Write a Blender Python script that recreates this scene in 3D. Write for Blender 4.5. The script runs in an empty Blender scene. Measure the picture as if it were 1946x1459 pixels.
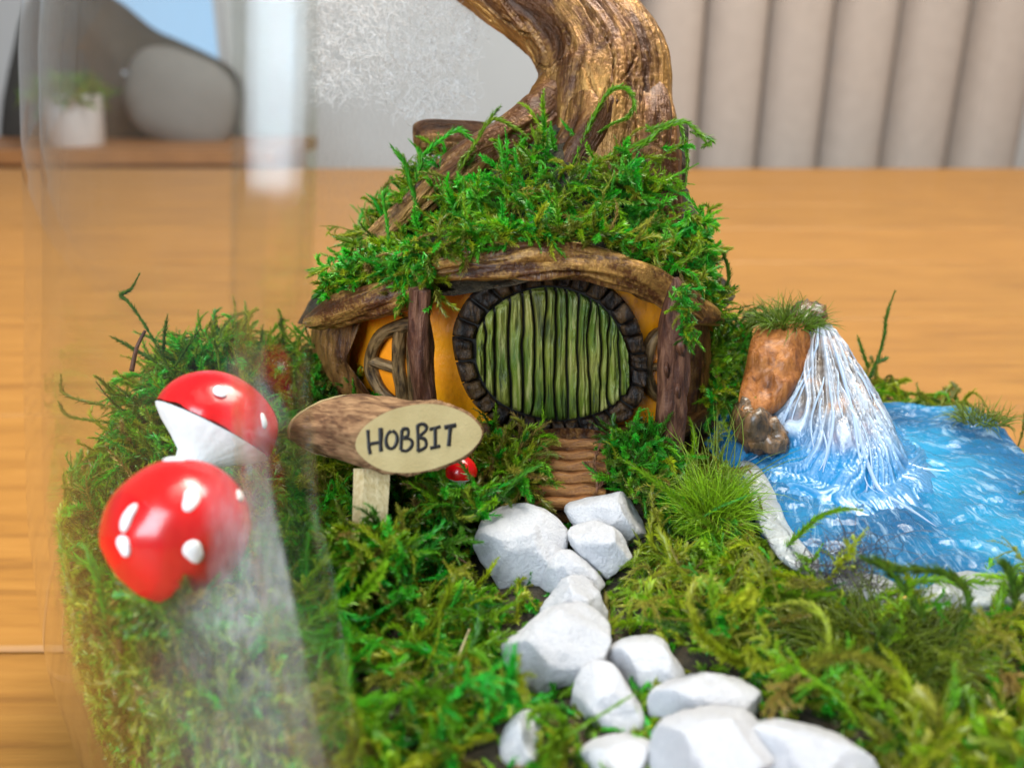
import bpy, math, random
import numpy as np
from math import radians as Rd, sin, cos, pi

S = 0.01                       # authored in centimetres, built in metres
sc = bpy.context.scene
rng = np.random.default_rng(7)

# ------------------------------------------------------------------ camera
CAM = np.array([0.0, 0.0, 14.0])
PITCH = Rd(20.0)
LENS = 30.0
FPX = LENS / 36.0 * 1946.0
cam = bpy.data.cameras.new("camera")
cam.lens = LENS
cam.sensor_width = 36.0
cam.clip_start = 0.002
cam.clip_end = 60.0
cam.dof.use_dof = True
cam.dof.focus_distance = 15.6 * S
cam.dof.aperture_fstop = 16.0
camo = bpy.data.objects.new("camera", cam)
camo.location = CAM * S
camo.rotation_euler = (Rd(90) - PITCH, 0, 0)
sc.collection.objects.link(camo)
sc.camera = camo

# ------------------------------------------------------------------ world
w = bpy.data.worlds.new("World")
sc.world = w
w.use_nodes = True
w.node_tree.nodes["Background"].inputs[0].default_value = (0.9, 0.94, 1.0, 1)
w.node_tree.nodes["Background"].inputs[1].default_value = 0.115

# ------------------------------------------------------------------ lamps
def area(name, loc, target, sx, sy, power, col):
    l = bpy.data.lights.new(name, 'AREA')
    l.shape = 'RECTANGLE'
    l.size = sx * S
    l.size_y = sy * S
    l.energy = power
    l.color = col
    o = bpy.data.objects.new(name, l)
    from mathutils import Vector
    o.location = Vector(loc) * S
    d = Vector(target) - Vector(loc)
    o.rotation_euler = d.to_track_quat('-Z', 'Y').to_euler()
    sc.collection.objects.link(o)
    return o
area("window_light", (-75, -118, 92), (0, 14, 9), 90, 130, 54.0, (0.76, 0.88, 1.0))
area("ceiling_light", (30, 40, 120), (0, 16, 8), 60, 60, 20.0, (1.0, 0.93, 0.82))
area("back_wall_fill", (70, 95, 190), (20, 230, 20), 120, 60, 46.0, (1.0, 0.96, 0.9))  # unseen fill lamp, added to brighten the back wall and chair

# ------------------------------------------------------------------ render look
sc.view_settings.view_transform = 'Standard'
sc.view_settings.look = 'None'
sc.view_settings.exposure = 0.25
sc.view_settings.gamma = 1.0
sc.render.engine = 'CYCLES'
sc.cycles.use_denoising = True
sc.cycles.max_bounces = 10
sc.cycles.transparent_max_bounces = 24
sc.cycles.transmission_bounces = 8
sc.cycles.glossy_bounces = 4
sc.cycles.diffuse_bounces = 3
sc.cycles.caustics_reflective = False
sc.cycles.caustics_refractive = False
sc.cycles.sample_clamp_indirect = 4.0

# ------------------------------------------------------------------ geometry of the view
CP, SP = cos(PITCH), sin(PITCH)
FW = np.array([0, CP, -SP]); UP = np.array([0, SP, CP]); RT = np.array([1.0, 0, 0])

def ray(x, y):
    return FW + RT * ((x - 973) / FPX) + UP * ((729.5 - y) / FPX)
def at_d(x, y, d):
    return CAM + ray(x, y) * d
def at_y(x, y, Y):
    r = ray(x, y)
    return CAM + r * (Y / r[1])
def at_z(x, y, Z):
    r = ray(x, y)
    return CAM + r * ((Z - CAM[2]) / r[2])
def cpx(d):
    return d / FPX
def onplane(x, y, o, n):
    r = ray(x, y)
    return CAM + r * (np.dot(o - CAM, n) / np.dot(r, n))
HC = np.array([0.05, 19.0]); HRX, HRY = 4.6, 3.5
def onwall(x, y, off=0.0):
    r = ray(x, y)
    a, b = HRX + off, HRY + off
    ox, oy = (CAM[0] - HC[0]) / a, (CAM[1] - HC[1]) / b
    dx, dy = r[0] / a, r[1] / b
    A = dx * dx + dy * dy; B = 2 * (ox * dx + oy * dy); Cc = ox * ox + oy * oy - 1
    D = B * B - 4 * A * Cc
    t = (-B - math.sqrt(D)) / (2 * A) if D > 0 else -B / (2 * A)
    return CAM + r * t
def wallnormal(p):
    n = np.array([(p[0] - HC[0]) / HRX ** 2, (p[1] - HC[1]) / HRY ** 2, 0])
    return n / np.linalg.norm(n)

def unit(v):
    v = np.asarray(v, float)
    return v / np.maximum(np.linalg.norm(v, axis=-1, keepdims=True), 1e-9)

# ------------------------------------------------------------------ value noise
def _hash(i, j, k, s):
    h = (i * 374761393 + j * 668265263 + k * 2147483647 + s * 1274126177) & 0xFFFFFFFF
    h = ((h ^ (h >> 13)) * 1274126177) & 0xFFFFFFFF
    h = (h ^ (h >> 16)) & 0xFFFFFFFF
    return h / 4294967295.0 * 2 - 1
def vnoise(P, seed=0):
    P = np.asarray(P, float)
    f = np.floor(P).astype(np.int64)
    t = P - f
    t = t * t * (3 - 2 * t)
    out = 0
    for a in (0, 1):
        for b in (0, 1):
            for c in (0, 1):
                wgt = (t[..., 0] if a else 1 - t[..., 0]) * (t[..., 1] if b else 1 - t[..., 1]) * (t[..., 2] if c else 1 - t[..., 2])
                out = out + wgt * _hash(f[..., 0] + a, f[..., 1] + b, f[..., 2] + c, seed)
    return out
def fbm(P, seed=0, oct=4, gain=0.5):
    P = np.asarray(P, float)
    o, a = 0, 1.0
    for i in range(oct):
        o = o + a * vnoise(P, seed + i)
        P = P * 2.03 + 11.7
        a *= gain
    return o

# ------------------------------------------------------------------ object helpers
ORG = {}
def props(o, label=None, cat=None, group=None, kind=None):
    if label: o['label'] = label
    if cat: o['category'] = cat
    if group: o['group'] = group
    if kind: o['kind'] = kind
    return o
def empty(name, loc):
    o = bpy.data.objects.new(name, None)
    o.empty_display_size = 0.005
    o.location = np.asarray(loc, float) * S
    sc.collection.objects.link(o)
    ORG[o.name] = np.asarray(loc, float)
    return o
def build(name, V, F, m, parent=None, smooth=True, attrs=None, quads=None):
    """link ONE mesh object; V in cm (world), F list of faces or int array (n,3|4)"""
    V = np.asarray(V, float)
    lo, hi = V.min(0), V.max(0)
    org = np.array([(lo[0] + hi[0]) / 2, (lo[1] + hi[1]) / 2, lo[2]])
    me = bpy.data.meshes.new(name)
    if isinstance(F, np.ndarray):
        n, k = F.shape
        me.vertices.add(len(V))
        me.vertices.foreach_set('co', ((V - org) * S).astype(np.float32).ravel())
        me.loops.add(n * k)
        me.loops.foreach_set('vertex_index', F.astype(np.int32).ravel())
        me.polygons.add(n)
        me.polygons.foreach_set('loop_start', np.arange(0, n * k, k, dtype=np.int32))
        me.update(calc_edges=True)
    else:
        me.from_pydata(((V - org) * S).tolist(), [], [tuple(int(i) for i in f) for f in F])
    if smooth:
        me.polygons.foreach_set('use_smooth', np.ones(len(me.polygons), dtype=bool))
    for k_, val in (attrs or {}).items():
        if val.shape[1] == 4:
            a = me.attributes.new(k_, 'FLOAT_COLOR', 'POINT'); a.data.foreach_set('color', val.astype(np.float32).ravel())
        else:
            a = me.attributes.new(k_, 'FLOAT_VECTOR', 'POINT'); a.data.foreach_set('vector', val.astype(np.float32).ravel())
    me.materials.append(m)
    me.update()
    o = bpy.data.objects.new(name, me)
    po = ORG[parent.name] if parent is not None else np.zeros(3)
    o.location = (org - po) * S
    if parent is not None:
        o.parent = parent
    sc.collection.objects.link(o)
    ORG[o.name] = org
    return o

class MB:
    def __init__(s): s.V, s.F, s.n, s.A = [], [], 0, []
    def add(s, V, F, A=None):
        V = np.asarray(V, float)
        s.V.append(V); s.F += [tuple(i + s.n for i in f) for f in F]; s.n += len(V)
        s.A.append(np.zeros((len(V), 3)) if A is None else A)
    def build(s, name, m, parent=None, smooth=True):
        return build(name, np.concatenate(s.V), s.F, m, parent, smooth, {'bark': np.concatenate(s.A)})

def catmull(P, n):
    P = np.asarray(P, float)
    k = len(P)
    E = np.vstack([2 * P[0] - P[1], P, 2 * P[-1] - P[-2]])
    out = []
    for t in np.linspace(0, k - 1 - 1e-9, n):
        i = int(t); u = t - i
        a, b, c, d = E[i], E[i + 1], E[i + 2], E[i + 3]
        out.append(0.5 * (2 * b + (c - a) * u + (2 * a - 5 * b + 4 * c - d) * u * u + (3 * b - a - 3 * c + d) * u ** 3))
    return np.array(out)

def tube(path, radii, n=24, seg=40, bark=0.0, seed=0, flute=0, fl=0.0, flat=None, crack=0.0, cap=True, lump=0.0, lines=0):
    """swept tube; returns V, F, bark coordinates.  path (k,3) cm, radii (k,)"""
    PR = catmull(np.column_stack([path, radii]), seg)
    P, r = PR[:, :3], PR[:, 3]
    T = unit(np.gradient(P, axis=0))
    N = np.zeros_like(T)
    ref = np.array([0, 0, 1.0]) if abs(T[0][2]) < 0.9 else np.array([0, 1.0, 0])
    nrm = unit(np.cross(T[0], ref))
    for i in range(seg):
        nrm = unit(nrm - T[i] * np.dot(nrm, T[i]))
        N[i] = nrm
    B = np.cross(T, N)
    L = np.concatenate([[0], np.cumsum(np.linalg.norm(np.diff(P, axis=0), axis=1))])
    a = np.linspace(0, 2 * pi, n, endpoint=False)
    ca, sa = np.cos(a), np.sin(a)
    rm = r.mean()
    bc = np.stack([np.broadcast_to(ca * rm, (seg, n)), np.broadcast_to(sa * rm, (seg, n)), np.broadcast_to(L[:, None], (seg, n))], -1)
    rr = np.broadcast_to(r[:, None], (seg, n)).copy()
    st = bc * np.array([1, 1, 0.22])
    if lump: rr *= 1 + lump * fbm(bc / rm * 0.7, seed + 40, 2)
    if fl: rr += fl * vnoise(st * (flute / rm / 2), seed + 9) * np.minimum(1, rr / rm)
    if bark: rr += bark * fbm(st * 3.2, seed, 4)
    if crack:
        c = np.abs(fbm(st * np.array([0.75, 0.75, 0.6]) + 3.1, seed + 21, 2))
        rr -= crack * np.clip(1 - c / 0.055, 0, 1)
        c = np.abs(fbm(st * np.array([1.7, 1.7, 0.8]) + 7.1, seed + 33, 2))
        rr -= 0.5 * crack * np.clip(1 - c / 0.06, 0, 1)
    rl = np.random.default_rng(seed + 500)
    for q in range(lines):
        a0 = rl.uniform(0, 2 * pi); l0 = rl.uniform(-0.1, 0.8) * L[-1]; l1 = l0 + rl.uniform(0.15, 0.5) * L[-1]; dp = rl.uniform(0.07, 0.16); wd = rl.uniform(0.022, 0.05)
        ac_ = a0 + 0.35 * vnoise(np.column_stack([L * 0.6, 0 * L, 0 * L]) + q * 7.7, seed + 60) + rl.normal(0, 0.06) * (L - l0)
        da = np.abs((a[None] - ac_[:, None] + pi) % (2 * pi) - pi) * r[:, None]
        w_ = np.clip((L - l0) / 0.4, 0, 1) * np.clip((l1 - L) / 0.4, 0, 1)
        rr = rr - (dp * w_)[:, None] * np.clip(1 - da / wd, 0, 1) + (0.03 * w_)[:, None] * np.exp(-((da - wd * 1.8) / (wd * 0.9)) ** 2)
    off = N[:, None] * (ca[None, :, None]) + B[:, None] * (sa[None, :, None])
    if flat is not None:
        off = off - flat[0] * (off @ flat[0])[..., None] * (1 - flat[1])
    V = (P[:, None] + off * rr[..., None]).reshape(-1, 3)
    F = []
    for i in range(seg - 1):
        for j in range(n):
            k = (j + 1) % n
            F.append((i * n + j, i * n + k, (i + 1) * n + k, (i + 1) * n + j))
    A = bc.reshape(-1, 3)
    if cap:
        V = np.vstack([V, P[0] - T[0] * r[0] * 0.25, P[-1] + T[-1] * r[-1] * 0.25])
        A = np.vstack([A, [0, 0, 0], [0, 0, L[-1]]])
        c0, c1 = seg * n, seg * n + 1
        for j in range(n):
            k = (j + 1) % n
            F.append((c0, k, j)); F.append((c1, (seg - 1) * n + j, (seg - 1) * n + k))
    return V, F, A

def smooth_poly(pts, n=48):
    P = np.asarray(pts, float)
    k = len(P); out = []
    for t in np.linspace(0, k, n, endpoint=False):
        i = int(t); u = t - i
        a, b, c, d = P[(i - 1) % k], P[i % k], P[(i + 1) % k], P[(i + 2) % k]
        out.append(0.5 * (2 * b + (c - a) * u + (2 * a - 5 * b + 4 * c - d) * u * u + (3 * b - a - 3 * c + d) * u ** 3))
    return np.array(out)

def pad(outline, surf, thick, n=40, rings=8, rough=0.03, seed=0, power=0.45, center=None, scale=2.5):
    """a domed pad: outline in photo pixels, surf(x, y, height) -> point on a real surface raised by height"""
    O = smooth_poly(outline, n)
    c = O.mean(0) if center is None else np.array(center)
    V, A, F = [], [], []
    for i in range(rings + 1):
        s = 1 - i / rings
        h = thick * (1 - s ** 2.6) ** power if i else -thick * 0.6
        s2 = 1.0 if i <= 0 else min(1.0, s ** 0.85 + 0.0)
        if i == 1: s2 = 0.985
        if i == rings: s2 = 0.0
        for j in range(n):
            q = c + (O[j] - c) * s2
            V.append(surf(q[0], q[1], h))
            if i == rings: break
    V = np.array(V)
    nz = fbm(V * scale, seed, 4) * rough
    ctr = V.mean(0)
    d = unit(CAM - ctr)
    V += d * nz[:, None]
    for i in range(rings):
        for j in range(n):
            k = (j + 1) % n
            if i < rings - 1: F.append((i * n + j, i * n + k, (i + 1) * n + k, (i + 1) * n + j))
            else: F.append((i * n + j, i * n + k, rings * n))
    return V, F, V.copy()

# ------------------------------------------------------------------ materials
class NT:
    def __init__(s, name):
        s.m = bpy.data.materials.new(name); s.m.use_nodes = True
        s.t = s.m.node_tree; s.t.nodes.clear()
        s.out = s.t.nodes.new('ShaderNodeOutputMaterial')
    def n(s, typ, **kw):
        nd = s.t.nodes.new('ShaderNode' + typ)
        for k, v in kw.items():
            if k.startswith('_'): setattr(nd, k[1:], v)
            else: s.set(nd, k, v)
        return nd
    def set(s, nd, k, v):
        inp = nd.inputs[int(k[1:])] if k[0] == 'i' and k[1:].isdigit() else nd.inputs[k.replace('__', ' ')]
        if hasattr(v, 'links') or isinstance(v, bpy.types.NodeSocket): s.t.links.new(v, inp)
        elif isinstance(v, (tuple, list)) and len(v) == 3 and inp.type == 'RGBA': inp.default_value = (*v, 1)
        else: inp.default_value = v
    def noise(s, vec, scale, detail=4.0, rough=0.55, dist=0.0):
        return s.n('TexNoise', Vector=vec, Scale=scale, Detail=detail, Roughness=rough, Distortion=dist).outputs[0]
    def ramp(s, f, stops):
        r = s.n('ValToRGB', Fac=f); e = r.color_ramp.elements
        while len(e) < len(stops): e.new(0.5)
        for el, (p, c) in zip(e, stops):
            el.position = p; el.color = (*c, 1) if len(c) == 3 else (c[0], c[0], c[0], 1)
        return r.outputs[0]
    def mix(s, f, a, b, typ='MIX'):
        nd = s.t.nodes.new('ShaderNodeMix'); nd.data_type = 'RGBA'; nd.blend_type = typ
        for i, v in ((0, f), (6, a), (7, b)):
            if isinstance(v, bpy.types.NodeSocket): s.t.links.new(v, nd.inputs[i])
            elif isinstance(v, (tuple, list)): nd.inputs[i].default_value = (*v, 1)
            else: nd.inputs[i].default_value = v
        return nd.outputs[2]
    def math(s, op, a, b=0.0, c=0.0):
        nd = s.t.nodes.new('ShaderNodeMath'); nd.operation = op
        for i, v in enumerate((a, b, c)):
            if isinstance(v, bpy.types.NodeSocket): s.t.links.new(v, nd.inputs[i])
            else: nd.inputs[i].default_value = v
        return nd.outputs[0]
    def map(s, vec, scale):
        return s.n('Mapping', Vector=vec, Scale=scale).outputs[0]
    def pos(s):
        return s.n('VectorMath', _operation='SCALE', i0=s.n('NewGeometry').outputs['Position'], Scale=100.0).outputs[0]
    def bump(s, h, strength, dist=0.05, normal=None):
        kw = dict(Height=h, Strength=strength, Distance=dist * S)
        if normal is not None: kw['Normal'] = normal
        return s.n('Bump', **kw).outputs[0]
    def bsdf(s, **kw):
        b = s.n('BsdfPrincipled', **kw)
        return b
    def done(s, shader):
        s.t.links.new(shader, s.out.inputs[0]); return s.m

def m_bark(name, dark, mid, light, gold=0.0, rough=0.42, scale=1.0, bump=0.9, amt=(0.42, 0.62), coat=0.0, metal=0.0):
    k = NT(name)
    a = k.n('Attribute', _attribute_name='bark').outputs['Vector']
    st = k.map(a, (1, 1, 0.16))
    st2 = k.map(a, (1, 1, 0.35))
    n1 = k.noise(st, 4.2 * scale, 6, 0.6, 0.4)
    n2 = k.noise(st2, 1.3 * scale, 4, 0.55, 0.5)
    n3 = k.noise(a, 11 * scale, 4, 0.6)
    big = k.math('MULTIPLY_ADD', n1, 0.6, k.math('MULTIPLY', n2, 0.4))
    col = k.ramp(big, [(0.33, dark), (0.45, mid), (0.6, light)])
    gl = k.ramp(k.math('MULTIPLY_ADD', n3, 0.25, k.math('MULTIPLY_ADD', n2, 0.6, k.math('MULTIPLY', n1, 0.25))), [(amt[0], (0.0,)), (amt[1], (1.0,))])
    gm = k.math('MULTIPLY', gl, gold)
    col2 = k.mix(gm, col, (0.60, 0.33, 0.085))
    h = k.math('MULTIPLY_ADD', n3, 0.25, n1)
    nb = k.bump(h, bump, 0.16 / scale)
    b = k.bsdf(Base__Color=col2, Roughness=rough, Normal=nb, Coat__Weight=coat, Coat__Roughness=0.25)
    k.set(b, 'Specular IOR Level', 0.3)
    k.set(b, 'Metallic', k.math('MULTIPLY_ADD', gm, 0.7 - metal, metal))
    return k.done(b.outputs[0])

M = {}
M['trunk'] = m_bark('bronzed_bark', (0.012, 0.0045, 0.0015), (0.075, 0.027, 0.008), (0.17, 0.066, 0.02), gold=0.8, rough=0.32, scale=0.75, bump=0.9, amt=(0.5, 0.76), coat=0.06, metal=0.35)
M['beam'] = m_bark('bronzed_beam', (0.010, 0.004, 0.0015), (0.065, 0.021, 0.006), (0.14, 0.052, 0.015), gold=0.85, rough=0.36, scale=1.3, bump=1.0, amt=(0.51, 0.66), coat=0.12)
M['twig'] = m_bark('twig_bark', (0.014, 0.005, 0.003), (0.062, 0.02, 0.010), (0.17, 0.075, 0.04), gold=0.0, rough=0.5, scale=3.0, bump=1.0, coat=0.05)
M['brown'] = m_bark('brown_clay', (0.009, 0.003, 0.001), (0.045, 0.013, 0.004), (0.12, 0.042, 0.011), gold=0.2, rough=0.4, scale=2.0, bump=0.9, coat=0.12, amt=(0.5, 0.65))
M['signbark'] = m_bark('sign_bark', (0.035, 0.016, 0.008), (0.125, 0.06, 0.026), (0.30, 0.175, 0.085), gold=0.0, rough=0.85, scale=3.2, bump=0.9)
M['stone'] = m_bark('dark_clay_stone', (0.002, 0.0013, 0.001), (0.007, 0.0035, 0.0022), (0.032, 0.014, 0.007), gold=0.08, rough=0.45, scale=2.5, bump=1.0, coat=0.0, amt=(0.52, 0.66))
M['muntin'] = m_bark('dry_brushed_twig', (0.006, 0.003, 0.0015), (0.028, 0.014, 0.007), (0.2, 0.125, 0.062), gold=0.2, rough=0.42, scale=4.5, bump=1.0, coat=0.05)
M['rockbark'] = m_bark('wet_orange_bark', (0.05, 0.016, 0.004), (0.22, 0.068, 0.012), (0.40, 0.145, 0.032), gold=0.0, rough=0.42, scale=1.6, bump=0.9, coat=0.15)

M['step'] = m_bark('orange_brown_step', (0.016, 0.005, 0.002), (0.15, 0.052, 0.014), (0.30, 0.115, 0.03), gold=0.3, rough=0.45, scale=2.4, bump=1.0, coat=0.1, amt=(0.5, 0.65))
def m_wall():
    k = NT('ochre_clay'); p = k.pos()
    n1 = k.noise(p, 0.9, 4); n2 = k.noise(k.map(p, (1, 1, 0.4)), 5, 4)
    c = k.ramp(n1, [(0.3, (0.78, 0.24, 0.003)), (0.65, (0.95, 0.37, 0.004))])
    c = k.mix(k.ramp(k.noise(k.map(p, (1, 1, 0.5)), 2.2, 6, 0.7), [(0.54, (0.0,)), (0.72, (0.65,))]), c, (0.30, 0.085, 0.006))
    b = k.bsdf(Base__Color=c, Roughness=0.42, Coat__Weight=0.15, Normal=k.bump(k.math('ADD', n1, n2), 0.45, 0.1))
    return k.done(b.outputs[0])
M['wall'] = m_wall()
def m_plain(name, col, rough=0.5, bump=0.0, bs=6.0, var=0.15, coat=0.0, spec=0.5, metallic=0.0):
    k = NT(name); p = k.pos()
    n = k.noise(p, bs, 4)
    c = k.mix(n, tuple(x * (1 - var) for x in col), tuple(min(1, x * (1 + var)) for x in col))
    b = k.bsdf(Base__Color=c, Roughness=rough, Coat__Weight=coat, Metallic=metallic)
    k.set(b, 'Specular IOR Level', spec)
    if bump: k.set(b, 'Normal', k.bump(n, bump, 0.05))
    return k.done(b.outputs[0])
M['pane'] = m_plain('orange_pane', (0.85, 0.26, 0.01), 0.3, 0.2, 4, 0.2, coat=0.3)
M['black'] = m_plain('black_gap', (0.006, 0.005, 0.004), 0.6)
M['ink'] = m_plain('black_marker', (0.008, 0.007, 0.007), 0.45)
def m_door():
    k = NT('mossy_green_board'); p = k.pos()
    st = k.map(p, (1, 1, 0.16))
    n1 = k.noise(st, 5, 5, 0.6, 0.6); n2 = k.noise(p, 0.75, 3); n3 = k.noise(st, 16, 4)
    c = k.ramp(n2, [(0.34, (0.035, 0.085, 0.005)), (0.5, (0.13, 0.16, 0.014)), (0.68, (0.23, 0.21, 0.045))])
    c = k.mix(k.ramp(n1, [(0.5, (0.0,)), (0.72, (0.75,))]), c, (0.40, 0.35, 0.14))
    c = k.mix(k.ramp(n1, [(0.34, (0.9,)), (0.47, (0.0,))]), c, (0.012, 0.022, 0.004))
    b = k.bsdf(Base__Color=c, Roughness=0.45, Coat__Weight=0.08, Normal=k.bump(k.math('MULTIPLY_ADD', n3, 0.7, n1), 0.9, 0.09))
    return k.done(b.outputs[0])
M['door'] = m_door()
def m_cut():
    k = NT('sawn_wood_face'); p = k.pos()
    n1 = k.noise(p, 1.2, 3); n2 = k.noise(p, 26, 3)
    c = k.ramp(n1, [(0.3, (0.34, 0.26, 0.11)), (0.7, (0.47, 0.38, 0.19))])
    sp = k.ramp(k.noise(p, 7, 5, 0.7), [(0.66, (0.0,)), (0.74, (0.6,))])
    c = k.mix(sp, c, (0.22, 0.14, 0.06))
    c = k.mix(k.math('MULTIPLY', n2, 0.25), c, (0.3, 0.22, 0.1))
    b = k.bsdf(Base__Color=c, Roughness=0.7, Normal=k.bump(n2, 0.25, 0.03))
    return k.done(b.outputs[0])
M['cut'] = m_cut()
def m_stick():
    k = NT('pale_split_wood'); p = k.pos()
    n1 = k.noise(k.map(p, (1, 1, 0.08)), 14, 4)
    c = k.ramp(n1, [(0.3, (0.5, 0.36, 0.15)), (0.7, (0.75, 0.6, 0.34))])
    b = k.bsdf(Base__Color=c, Roughness=0.6, Normal=k.bump(n1, 0.5, 0.05))
    return k.done(b.outputs[0])
M['stick'] = m_stick()
def m_pebble():
    k = NT('white_marble_pebble'); p = k.pos()
    n1 = k.noise(p, 1.1, 4); n2 = k.noise(p, 22, 5, 0.7); n3 = k.noise(p, 5, 4)
    c = k.ramp(n1, [(0.3, (0.74, 0.74, 0.77)), (0.7, (0.86, 0.85, 0.87))])
    c = k.mix(k.ramp(n2, [(0.4, (0.0,)), (0.7, (0.5,))]), c, (0.6, 0.6, 0.65))
    b = k.bsdf(Base__Color=c, Roughness=0.5, Normal=k.bump(k.math('MULTIPLY_ADD', n3, 0.6, n2), 1.0, 0.2))
    k.set(b, 'Subsurface Weight', 0.4); k.set(b, 'Subsurface Radius', (0.003, 0.003, 0.003)); k.set(b, 'Subsurface Scale', 0.4)
    return k.done(b.outputs[0])
M['pebble'] = m_pebble()
def m_cap():
    k = NT('red_lacquer'); p = k.pos()
    n = k.noise(k.map(p, (1, 1, 0.5)), 2.6, 6, 0.7)
    c = k.ramp(n, [(0.3, (0.52, 0.001, 0.005)), (0.7, (0.68, 0.003, 0.008))])
    b = k.bsdf(Base__Color=c, Roughness=0.25, Coat__Weight=0.3, Coat__Roughness=0.1, Normal=k.bump(k.noise(p, 9, 3), 0.08, 0.03))
    return k.done(b.outputs[0])
M['cap'] = m_cap()
M['white'] = m_plain('white_painted_gill', (0.8, 0.8, 0.82), 0.55, 0.4, 6, 0.05)
def m_moss(name='moss_leaf'):
    k = NT(name)
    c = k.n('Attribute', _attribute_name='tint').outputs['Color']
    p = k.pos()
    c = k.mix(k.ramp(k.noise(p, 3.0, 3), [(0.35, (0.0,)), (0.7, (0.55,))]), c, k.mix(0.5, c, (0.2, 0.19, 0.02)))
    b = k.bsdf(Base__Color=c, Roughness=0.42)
    k.set(b, 'Specular IOR Level', 0.45)
    t = k.n('BsdfTranslucent', Color=k.mix(1.0, c, (1.0, 1.25, 0.6), 'MULTIPLY'))
    ms = k.n('MixShader', Fac=0.28, i1=b.outputs[0], i2=t.outputs[0])
    return k.done(ms.outputs[0])
M['moss'] = m_moss()
def m_soil():
    k = NT('dark_soil'); p = k.pos()
    n = k.noise(p, 3.5, 6, 0.65)
    c = k.ramp(n, [(0.3, (0.008, 0.006, 0.003)), (0.55, (0.028, 0.02, 0.008)), (0.75, (0.085, 0.052, 0.02))])
    b = k.bsdf(Base__Color=c, Roughness=0.85, Normal=k.bump(n, 1.0, 0.25))
    return k.done(b.outputs[0])
M['soil'] = m_soil()
def m_table():
    k = NT('oiled_oak'); p = k.pos()
    ob = k.n('ObjectInfo').outputs['Random']
    st = k.map(p, (0.07, 1, 1))
    n1 = k.noise(st, 1.4, 6, 0.65, 0.6); n2 = k.noise(k.map(p, (0.03, 1, 1)), 6, 4); n3 = k.noise(k.map(p, (0.25, 1, 1)), 0.5, 4)
    c = k.ramp(n1, [(0.28, (0.15, 0.06, 0.010)), (0.46, (0.29, 0.128, 0.021)), (0.7, (0.37, 0.172, 0.033))])
    c = k.mix(k.ramp(n2, [(0.3, (0.45,)), (0.45, (0.0,))]), c, (0.3, 0.12, 0.02))
    c = k.mix(k.math('MULTIPLY', k.ramp(n3, [(0.62, (0.0,)), (0.74, (1.0,))]), 0.6), c, (0.22, 0.085, 0.016))
    c = k.mix(k.math('MULTIPLY', ob, 0.18), c, (0.42, 0.18, 0.03))
    b = k.bsdf(Base__Color=c, Roughness=0.5, Normal=k.bump(k.math('ADD', n1, n2), 0.3, 0.06))
    k.set(b, 'Specular IOR Level', 0.4)
    return k.done(b.outputs[0])
M['table'] = m_table()
M['taupe'] = m_plain('taupe_velvet', (0.38, 0.315, 0.27), 0.8, 0.15, 0.5, 0.12)
M['greyfabric'] = m_plain('grey_fabric', (0.065, 0.062, 0.054), 0.85, 0.2, 0.2, 0.3)
M['wallpaint'] = m_plain('pale_grey_paint', (0.7, 0.72, 0.72), 0.8, 0.0, 0.05, 0.05)
M['darkwood'] = m_plain('brown_sideboard_wood', (0.36, 0.15, 0.045), 0.5, 0.0, 0.2, 0.25)
M['metal'] = m_plain('black_metal', (0.03, 0.03, 0.03), 0.4)
M['potwhite'] = m_plain('white_glazed_pot', (0.74, 0.74, 0.76), 0.3, 0.0, 0.3, 0.06)
M['frame'] = m_plain('white_window_frame', (0.7, 0.72, 0.74), 0.5)
def m_sky():
    k = NT('daylight_in_window')
    e = k.n('Emission', Color=(0.42, 0.66, 0.95), Strength=0.95)
    return k.done(e.outputs[0])
M['sky'] = m_sky()
def m_glass(name, dust, haze=None):
    k = NT(name); p = k.pos()
    tr = k.n('BsdfTransparent', Color=(0.965, 0.972, 0.965))
    gl = k.n('BsdfGlossy', Color=(1, 1, 1), Roughness=0.05)
    ge = k.n('NewGeometry')
    dt = k.n('VectorMath', _operation='DOT_PRODUCT', i0=ge.outputs['Normal'], i1=ge.outputs['Incoming']).outputs['Value']
    fr = k.math('MULTIPLY_ADD', k.math('POWER', k.math('SUBTRACT', 1.0, k.math('ABSOLUTE', dt)), 5.0), 0.75, 0.010)
    a = k.n('MixShader', Fac=fr, i1=tr.outputs[0], i2=gl.outputs[0])
    df = k.n('BsdfDiffuse', Color=(0.85, 0.87, 0.9)); tl = k.n('BsdfTranslucent', Color=(0.85, 0.87, 0.9))
    d = k.n('MixShader', Fac=0.5, i1=df.outputs[0], i2=tl.outputs[0])
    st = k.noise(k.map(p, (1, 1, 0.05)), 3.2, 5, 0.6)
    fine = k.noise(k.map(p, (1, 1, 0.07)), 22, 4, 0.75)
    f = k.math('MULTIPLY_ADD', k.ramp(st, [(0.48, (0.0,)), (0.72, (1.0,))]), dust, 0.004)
    if haze is not None:  # diffuse patches painting reflected and refracted light, along with some dust
        for (c_, r_, amt) in haze:
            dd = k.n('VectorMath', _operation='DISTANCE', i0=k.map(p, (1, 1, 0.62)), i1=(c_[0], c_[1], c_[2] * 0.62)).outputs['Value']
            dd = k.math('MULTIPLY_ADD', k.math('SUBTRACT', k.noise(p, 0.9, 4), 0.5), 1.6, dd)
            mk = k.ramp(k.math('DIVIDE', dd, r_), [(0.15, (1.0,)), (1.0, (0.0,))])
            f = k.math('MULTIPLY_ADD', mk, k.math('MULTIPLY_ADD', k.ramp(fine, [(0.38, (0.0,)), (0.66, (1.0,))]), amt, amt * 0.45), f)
    mx = k.n('MixShader', Fac=f, i1=a.outputs[0], i2=d.outputs[0])
    return k.done(mx.outputs[0])
M['innerglass'] = m_glass('clear_glass', 0.0)
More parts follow.
